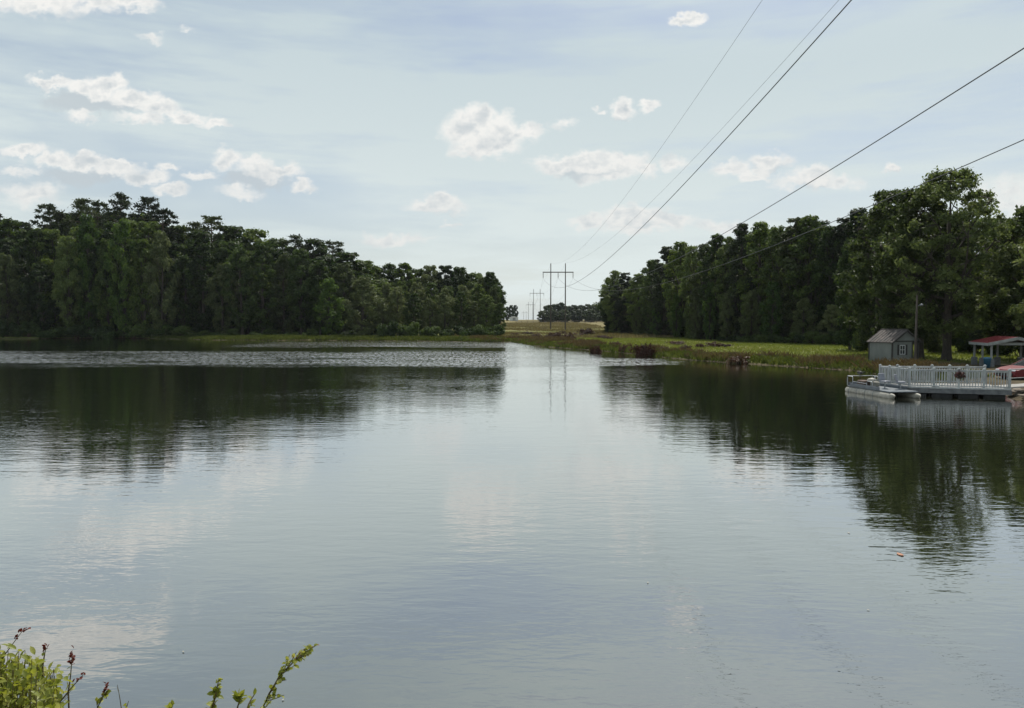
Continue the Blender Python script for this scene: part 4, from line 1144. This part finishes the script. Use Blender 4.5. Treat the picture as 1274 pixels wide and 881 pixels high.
for y in (-.04, WB + .04):
    b.tube([(.16, y, .34), (.16, y, .78), (.22, y, .84), (.62, y, .84), (.68, y, .78), (.68, y, .34)], .022, 8)
b.tube([(.16, -.04, .84), (.16, WB + .04, .84)], .022, 8); b.build('stern_rail', M['galv'], boat)
b = MB(); b.tube([(2.0, -.04, .34), (2.0, -.04, .62), (2.07, -.04, .7), (2.45, -.04, .7), (2.52, -.04, .62), (2.52, -.04, .34)], .02, 8); b.tube([(.68, -.04, .58), (2.0, -.04, .56)], .016, 8); b.build('side_rail', M['galv'], boat)
b = MB(); b.box((1.0, .42, .5), (.62, .45, .32), bev=.03); b.build('storage_box', M['brown'], boat)
b = MB(); b.box((1.15, .9, .47), (.42, .4, .26), bev=.04); b.lathe([(.24, .0), (.23, .08), (.16, .14), (0, .17)], (1.5, .55, .66), 14); b.tube([(1.5, .55, .34), (1.5, .55, .66)], .09, 8); b.build('round_seat', M['pontoon'], boat)
for (x, y, rz) in ((2.55, .62, .3), (3.05, 1.15, 1.2)):
    Mz = Matrix.Rotation(rz, 3, 'Z')
    st = MB(); st.box((x, y, .72), (.42, .42, .09), Mz, bev=.035)
    bk = Matrix.Rotation(rz, 3, 'Z') @ Matrix.Rotation(R(-14), 3, 'Y')
    st_o = st.build('seat', M['seat_grey'], boat)
    q = MB(); q.box(Vector((x, y, .94)) + Mz @ Vector((-.22, 0, 0)), (.07, .4, .38), bk, bev=.03); q.build('backrest', M['seat_grey'], st_o)
    q = MB(); q.tube([(x, y, .34), (x, y, .69)], .03, 8); q.lathe([(.0, .04), (.13, .0), (.14, -.02)], (x, y, .36), 12); q.build('pedestal', M['galv'], st_o)
b = MB(); b.tube([(.05, .75, .0), (.05, .75, .95)], .02, 8); b.box((.03, .75, 1.0), (.34, .16, .19), bev=.05); b.tube([(.15, .75, 1.0), (.55, .72, 1.09)], .018, 6); b.lathe([(0, -.12), (.06, -.08), (.06, .1), (0, .16)], (.05, .75, -.05), 10, Matrix.Rotation(PI / 2, 3, 'Y')); b.build('trolling_motor', M['float'], boat)
b = MB(); b.tube([(2.1, .35, .34), (2.1, .35, .9)], .014, 6); b.box((2.1, .35, .9), (.14, .05, .09), bev=.01); b.tube([(1.95, .3, .75), (2.25, .4, .8)], .012, 6); b.build('rod_holder', M['galv'], boat)

# shoreline junk at the right edge
M['plank'] = simple('pale_plank', (.35, .28, .21), (.5, .42, .33), .8, 6, stretch=(1, 4, 1))
pk = on(1272, 489.5, .35)
b = MB(); b.box((0, 0, .03), (1.0, .25, .05), Matrix.Rotation(R(12), 3, 'Z') @ Matrix.Rotation(R(4), 3, 'Y'), bev=.006); o = b.build('plank', M['plank'], None, (pk.x + .3, pk.y, gz(pk.x + .3, pk.y) + .05)); tag(o, 'pale loose plank lying on the muddy bank beside the dock', 'plank')
M['stone'] = simple('bank_stone', (.13, .11, .09), (.26, .22, .18), .9, 4, bump=.6)
for i in range(16):
    t = i / 15; X = 23.9 + 2.2 * t + rng.normal() * .15; Y = 34.6 + 5.0 * t + rng.normal() * .2
    X += .25
    n_ = 9; b = MB(); s = .14 + .16 * rng.random()
    prof = [(0, -s * .4), (s * .8, -s * .3), (s, 0), (s * .75, s * .4), (s * .3, s * .6), (0, s * .62)]
    b.lathe(prof, n=n_); b.v = [tuple(np.array(v) * (1 + .18 * math.sin(v[0] * 31 + v[1] * 23 + i * 2))) for v in b.v]
    o = b.build('shore_rock', M['stone'], None, (X, Y, gz(X, Y) + s * .1)); o.scale = (1.3, .9, .8); o.rotation_euler = (0, 0, rng.random() * 6)
    tag(o, 'brown stone on the muddy bank at the end of the dock', 'rock', 'stones on the bank by the dock')

# ------------------------------------------------------------------ floating leaves
M['orange_leaf'] = simple('orange_leaf', (.25, .09, .04), (.4, .2, .11), .6, 20)
M['pale_leaf'] = simple('pale_leaf', (.28, .27, .23), (.4, .38, .33), .6, 20)
def floater(px, py, s, mat, lab):
    p = on(px, py, .006); n_ = 10; rz = rng.random() * 6
    vs = [(s * math.cos(a) * (1 + .12 * math.cos(3 * a)), s * .55 * math.sin(a), .004 + s * .05 * abs(math.cos(a)) ** 2) for a in np.linspace(0, 2 * PI, n_, endpoint=False)]
    b = MB(); b.prism(vs, (0, 0, .004)); o = b.build('floating_leaf', mat, None, (p.x, p.y, .004)); o.rotation_euler = (0, 0, rz)
    tag(o, lab, 'leaf')
floater(1120, 690, .075, M['orange_leaf'], 'orange leaf floating inside the reflection of the tall right tree')
floater(352, 871, .014, M['pale_leaf'], 'pale leaf floating right of the leafy sprig at the bottom')
floater(1080, 759, .018, M['pale_leaf'], 'pale speck of leaf floating at the lower right of the pond')
floater(806, 725, .018, M['pale_leaf'], 'pale speck of leaf floating in the lower middle of the pond')
floater(228, 811, .016, M['pale_leaf'], 'pale speck of leaf floating near the cloud reflection')
floater(1056, 663, .028, M['pale_leaf'], 'pale speck floating left of the tall tree reflection')

# ------------------------------------------------------------------ near plants
M['near_leaf'] = leaf_mat('near_shrub_leaves', (.085, .12, .02), (.25, .27, .06), (.52, .50, .25), .45, .4, .0)
M['near_red'] = leaf_mat('red_seed_heads', (.05, .015, .012), (.12, .03, .02), (.2, .07, .04), .25, .7, 0)
M['near_stem'] = simple('red_brown_stem', (.07, .05, .025), (.15, .11, .05), .7, 40)
def leaf_patch(mb, p, dirv, nrm, L_, W_):
    d = Vector(dirv).normalized(); s = d.cross(Vector(nrm)).normalized(); up = s.cross(d).normalized()
    p = Vector(p)
    o = [(0, 0), (.2, .32), (.45, .5), (.72, .42), (1, 0)]
    vs = [p]
    for t, w in o[1:-1]:
        c = p + d * L_ * t - up * (L_ * .22 * t * t)
        vs += [c + s * w * W_ + up * W_ * .18, c, c - s * w * W_ + up * W_ * .18]
    vs.append(p + d * L_ - up * L_ * .22)
    fs = [(0, 1, 2), (0, 2, 3), (1, 4, 5, 2), (2, 5, 6, 3), (4, 7, 8, 5), (5, 8, 9, 6), (7, 10, 8), (8, 10, 9)]
    mb.add(vs, fs, True)
def sprig(name, base, tip, nl, ll, label, via=None, side=3, seeds=0, group='sprigs at the lower edge', srad=.0035):
    """stem from the bank up to a bend (via), then out to the tip; leaves and side twigs sit beyond the bend"""
    base, tip = Vector(base), Vector(tip)
    via = Vector(via) if via is not None else base.lerp(tip, .8)
    path = [base, base.lerp(via, .5) + Vector((rng.normal() * .02, rng.normal() * .02, 0)), via]
    u = tip - via; ln = u.length; perp = Vector((rng.normal(), rng.normal() * .5, rng.normal())) * ln * .05
    def pt(t): return via + u * t + perp * math.sin(t * PI)
    path += [pt(t) for t in (.25, .5, .75, 1.0)]
    o = empty(name, base); tag(o, label, 'plant', group)
    st, lv, sd_ = MB(), MB(), MB()
    st.tube([p - base for p in path], [srad * 1.5, srad * 1.4, srad * 1.2, srad, srad * .85, srad * .65, srad * .4], 6)
    tw = []
    for i in range(side):
        t = .05 + .8 * (i + rng.random()) / side
        a = pt(t); e = a + u * .20 * (1.2 - t) + Vector(rng.uniform(-1, 1, size=3)) * ln * .10
        st.tube([a - base, (a + e) / 2 - base + Vector((0, 0, -.003)), e - base], [srad * .5, srad * .4, srad * .25], 5); tw.append((a, e))
    for i in range(nl):
        if tw and rng.random() < .5: a, e = tw[int(rng.integers(len(tw)))]; p = a.lerp(e, .3 + .7 * rng.random()); d0 = (e - a).normalized()
        else: p = pt(-.15 + 1.15 * rng.random()); d0 = u.normalized()
        leaf_patch(lv, p - base, d0 * .7 + Vector(rng.normal(size=3)) * .7, Vector((rng.normal() * .8, rng.normal() * .8, 1)), ll * (.5 + .8 * rng.random()), ll * .62)
    for i in range(seeds):
        t = 1 - .32 * rng.random() ** 1.2; p = pt(t) - base + Vector(rng.normal(size=3)) * .004
        leaf_patch(sd_, p, u.normalized() + Vector(rng.normal(size=3)) * .5, (0, 0, 1), .015, .010)
    st.build('stem', M['near_stem'], o, recalc=False)
    if nl: lv.build('leaves', M['near_leaf'], o, recalc=False)
    if seeds: tag(sd_.build('seed_head', M['near_red'], o, recalc=False), kind=None)
    return o
def base_at(px, Y):
    x = (px - CX) / F * Y; return Vector((x, Y, gz(x, Y) - .02))
D0 = 2.5
sprig('leafy_sprig', base_at(290, D0), at(393, 803, D0), 120, .021, 'arching leafy sprig reaching out over the water, rightmost at the lower edge', at(322, 892, D0), 12, 8)
sprig('leafy_sprig', base_at(262, D0), at(272, 846, D0), 46, .026, 'short upright leafy sprig just left of the long arching one', at(258, 895, D0), 4)
sprig('leafy_sprig', base_at(290, D0), at(300, 866, D0), 16, .03, 'short leafy tip between the two taller sprigs at the lower edge', at(292, 900, D0), 3)
sprig('leafy_sprig', base_at(312, D0), at(318, 862, D0 + .05), 12, .022, 'small leafy tip against the base of the long arching sprig', at(305, 895, D0), 2)
sprig('leafy_sprig', base_at(205, D0), at(213, 874, D0), 7, .024, 'tiny leaf tip barely above the lower edge', at(210, 895, D0), 1)
sprig('seed_stalk', base_at(112, D0), at(133, 853, D0), 12, .022, 'red tipped stalk with a few leaves right of the leafy shrub', at(116, 890, D0), 3, 18, srad=.003)
sprig('seed_stalk', base_at(66, D0), at(104, 839, D0), 2, .018, 'thin branching stalk beside the leafy shrub', at(70, 880, D0), 5, 7, srad=.0025)
sprig('seed_stalk', base_at(84, D0), at(90, 811, D0), 2, .014, 'tall stalk with a dark red seed head right of the shrub', at(85, 860, D0), 2, 20, srad=.0022)
sprig('seed_stalk', base_at(52, D0), at(57, 806, D0), 5, .016, 'stalk with a small red seed head rising from the shrub', at(53, 830, D0), 2, 9, srad=.0025)
sprig('seed_stalk', base_at(-10, D0), at(31, 781, D0), 1, .016, 'leaning brown grass stalk, highest at the left edge', at(-5, 830, D0), 0, 16, srad=.002)
sprig('seed_stalk', base_at(140, D0), at(146, 852, D0), 0, .016, 'bare thin stalk right of the red tipped stalk', at(152, 890, D0), 1, 0, srad=.0015)
sprig('seed_stalk', base_at(155, D0), at(160, 872, D0), 8, .02, 'low green tip at the lower edge near the bare stalk', at(152, 892, D0), 2, 0, srad=.002)
# the shrub
o = empty('leafy_shrub', base_at(15, D0)); tag(o, 'sunlit yellow green leafy shrub in the lower left corner', 'shrub')
base = Vector(o.location); lv, st = MB(), MB()
for i in range(120):
    px = -60 + 134 * rng.random(); top_y = float(np.interp(px, [-60, 0, 20, 35, 50, 66, 74], [790, 808, 812, 806, 822, 828, 850])) + abs(rng.normal()) * 26
    tip = at(px, min(top_y, 900), D0 + rng.normal() * .12); b0 = base + Vector((rng.normal() * .09, rng.normal() * .06, 0))
    mid = b0.lerp(tip, .6) + Vector((rng.normal() * .03, 0, .03))
    st.tube([b0 - base, mid - base, tip - base], [.003, .002, .0010], 5)
    for k in range(46):
        t = 1 - .40 * rng.random() ** 1.1; p = mid.lerp(tip, max(0, (t - .6) / .4)) + Vector(rng.normal(size=3)) * .017
        leaf_patch(lv, p - base, (tip - b0).normalized() * .4 + Vector(rng.normal(size=3)) * .8, Vector((rng.normal() * .7, rng.normal() * .7, 1)), .026 * (.6 + .8 * rng.random()), .016)
st.build('stem', M['near_stem'], o, recalc=False); lv.build('leaves', M['near_leaf'], o, recalc=False)

# ------------------------------------------------------------------ haze
HAZE = .00006
m, nt, N, L = new_mat('haze_air')
ho = N.new('ShaderNodeOutputMaterial'); pv_ = N.new('ShaderNodeVolumePrincipled')
pv_.inputs['Color'].default_value = (.86, .92, 1.0, 1); pv_.inputs['Density'].default_value = HAZE; pv_.inputs['Anisotropy'].default_value = .3
L.new(pv_.outputs[0], ho.inputs['Volume'])
b = MB(); b.box((0, 4250, -15), (14400, 9600, 100)); h_ = b.build('haze', m); tag(h_, kind='stuff')
h_['label'] = 'thin pale summer haze over the pond and fields'; h_['category'] = 'haze'

sc.render.engine = 'CYCLES'
sc.cycles.max_bounces = 8; sc.cycles.diffuse_bounces = 3; sc.cycles.glossy_bounces = 4; sc.cycles.transmission_bounces = 3; sc.cycles.volume_bounces = 0
sc.cycles.sample_clamp_indirect = 6.0
sc.render.resolution_x = 1024; sc.render.resolution_y = 708
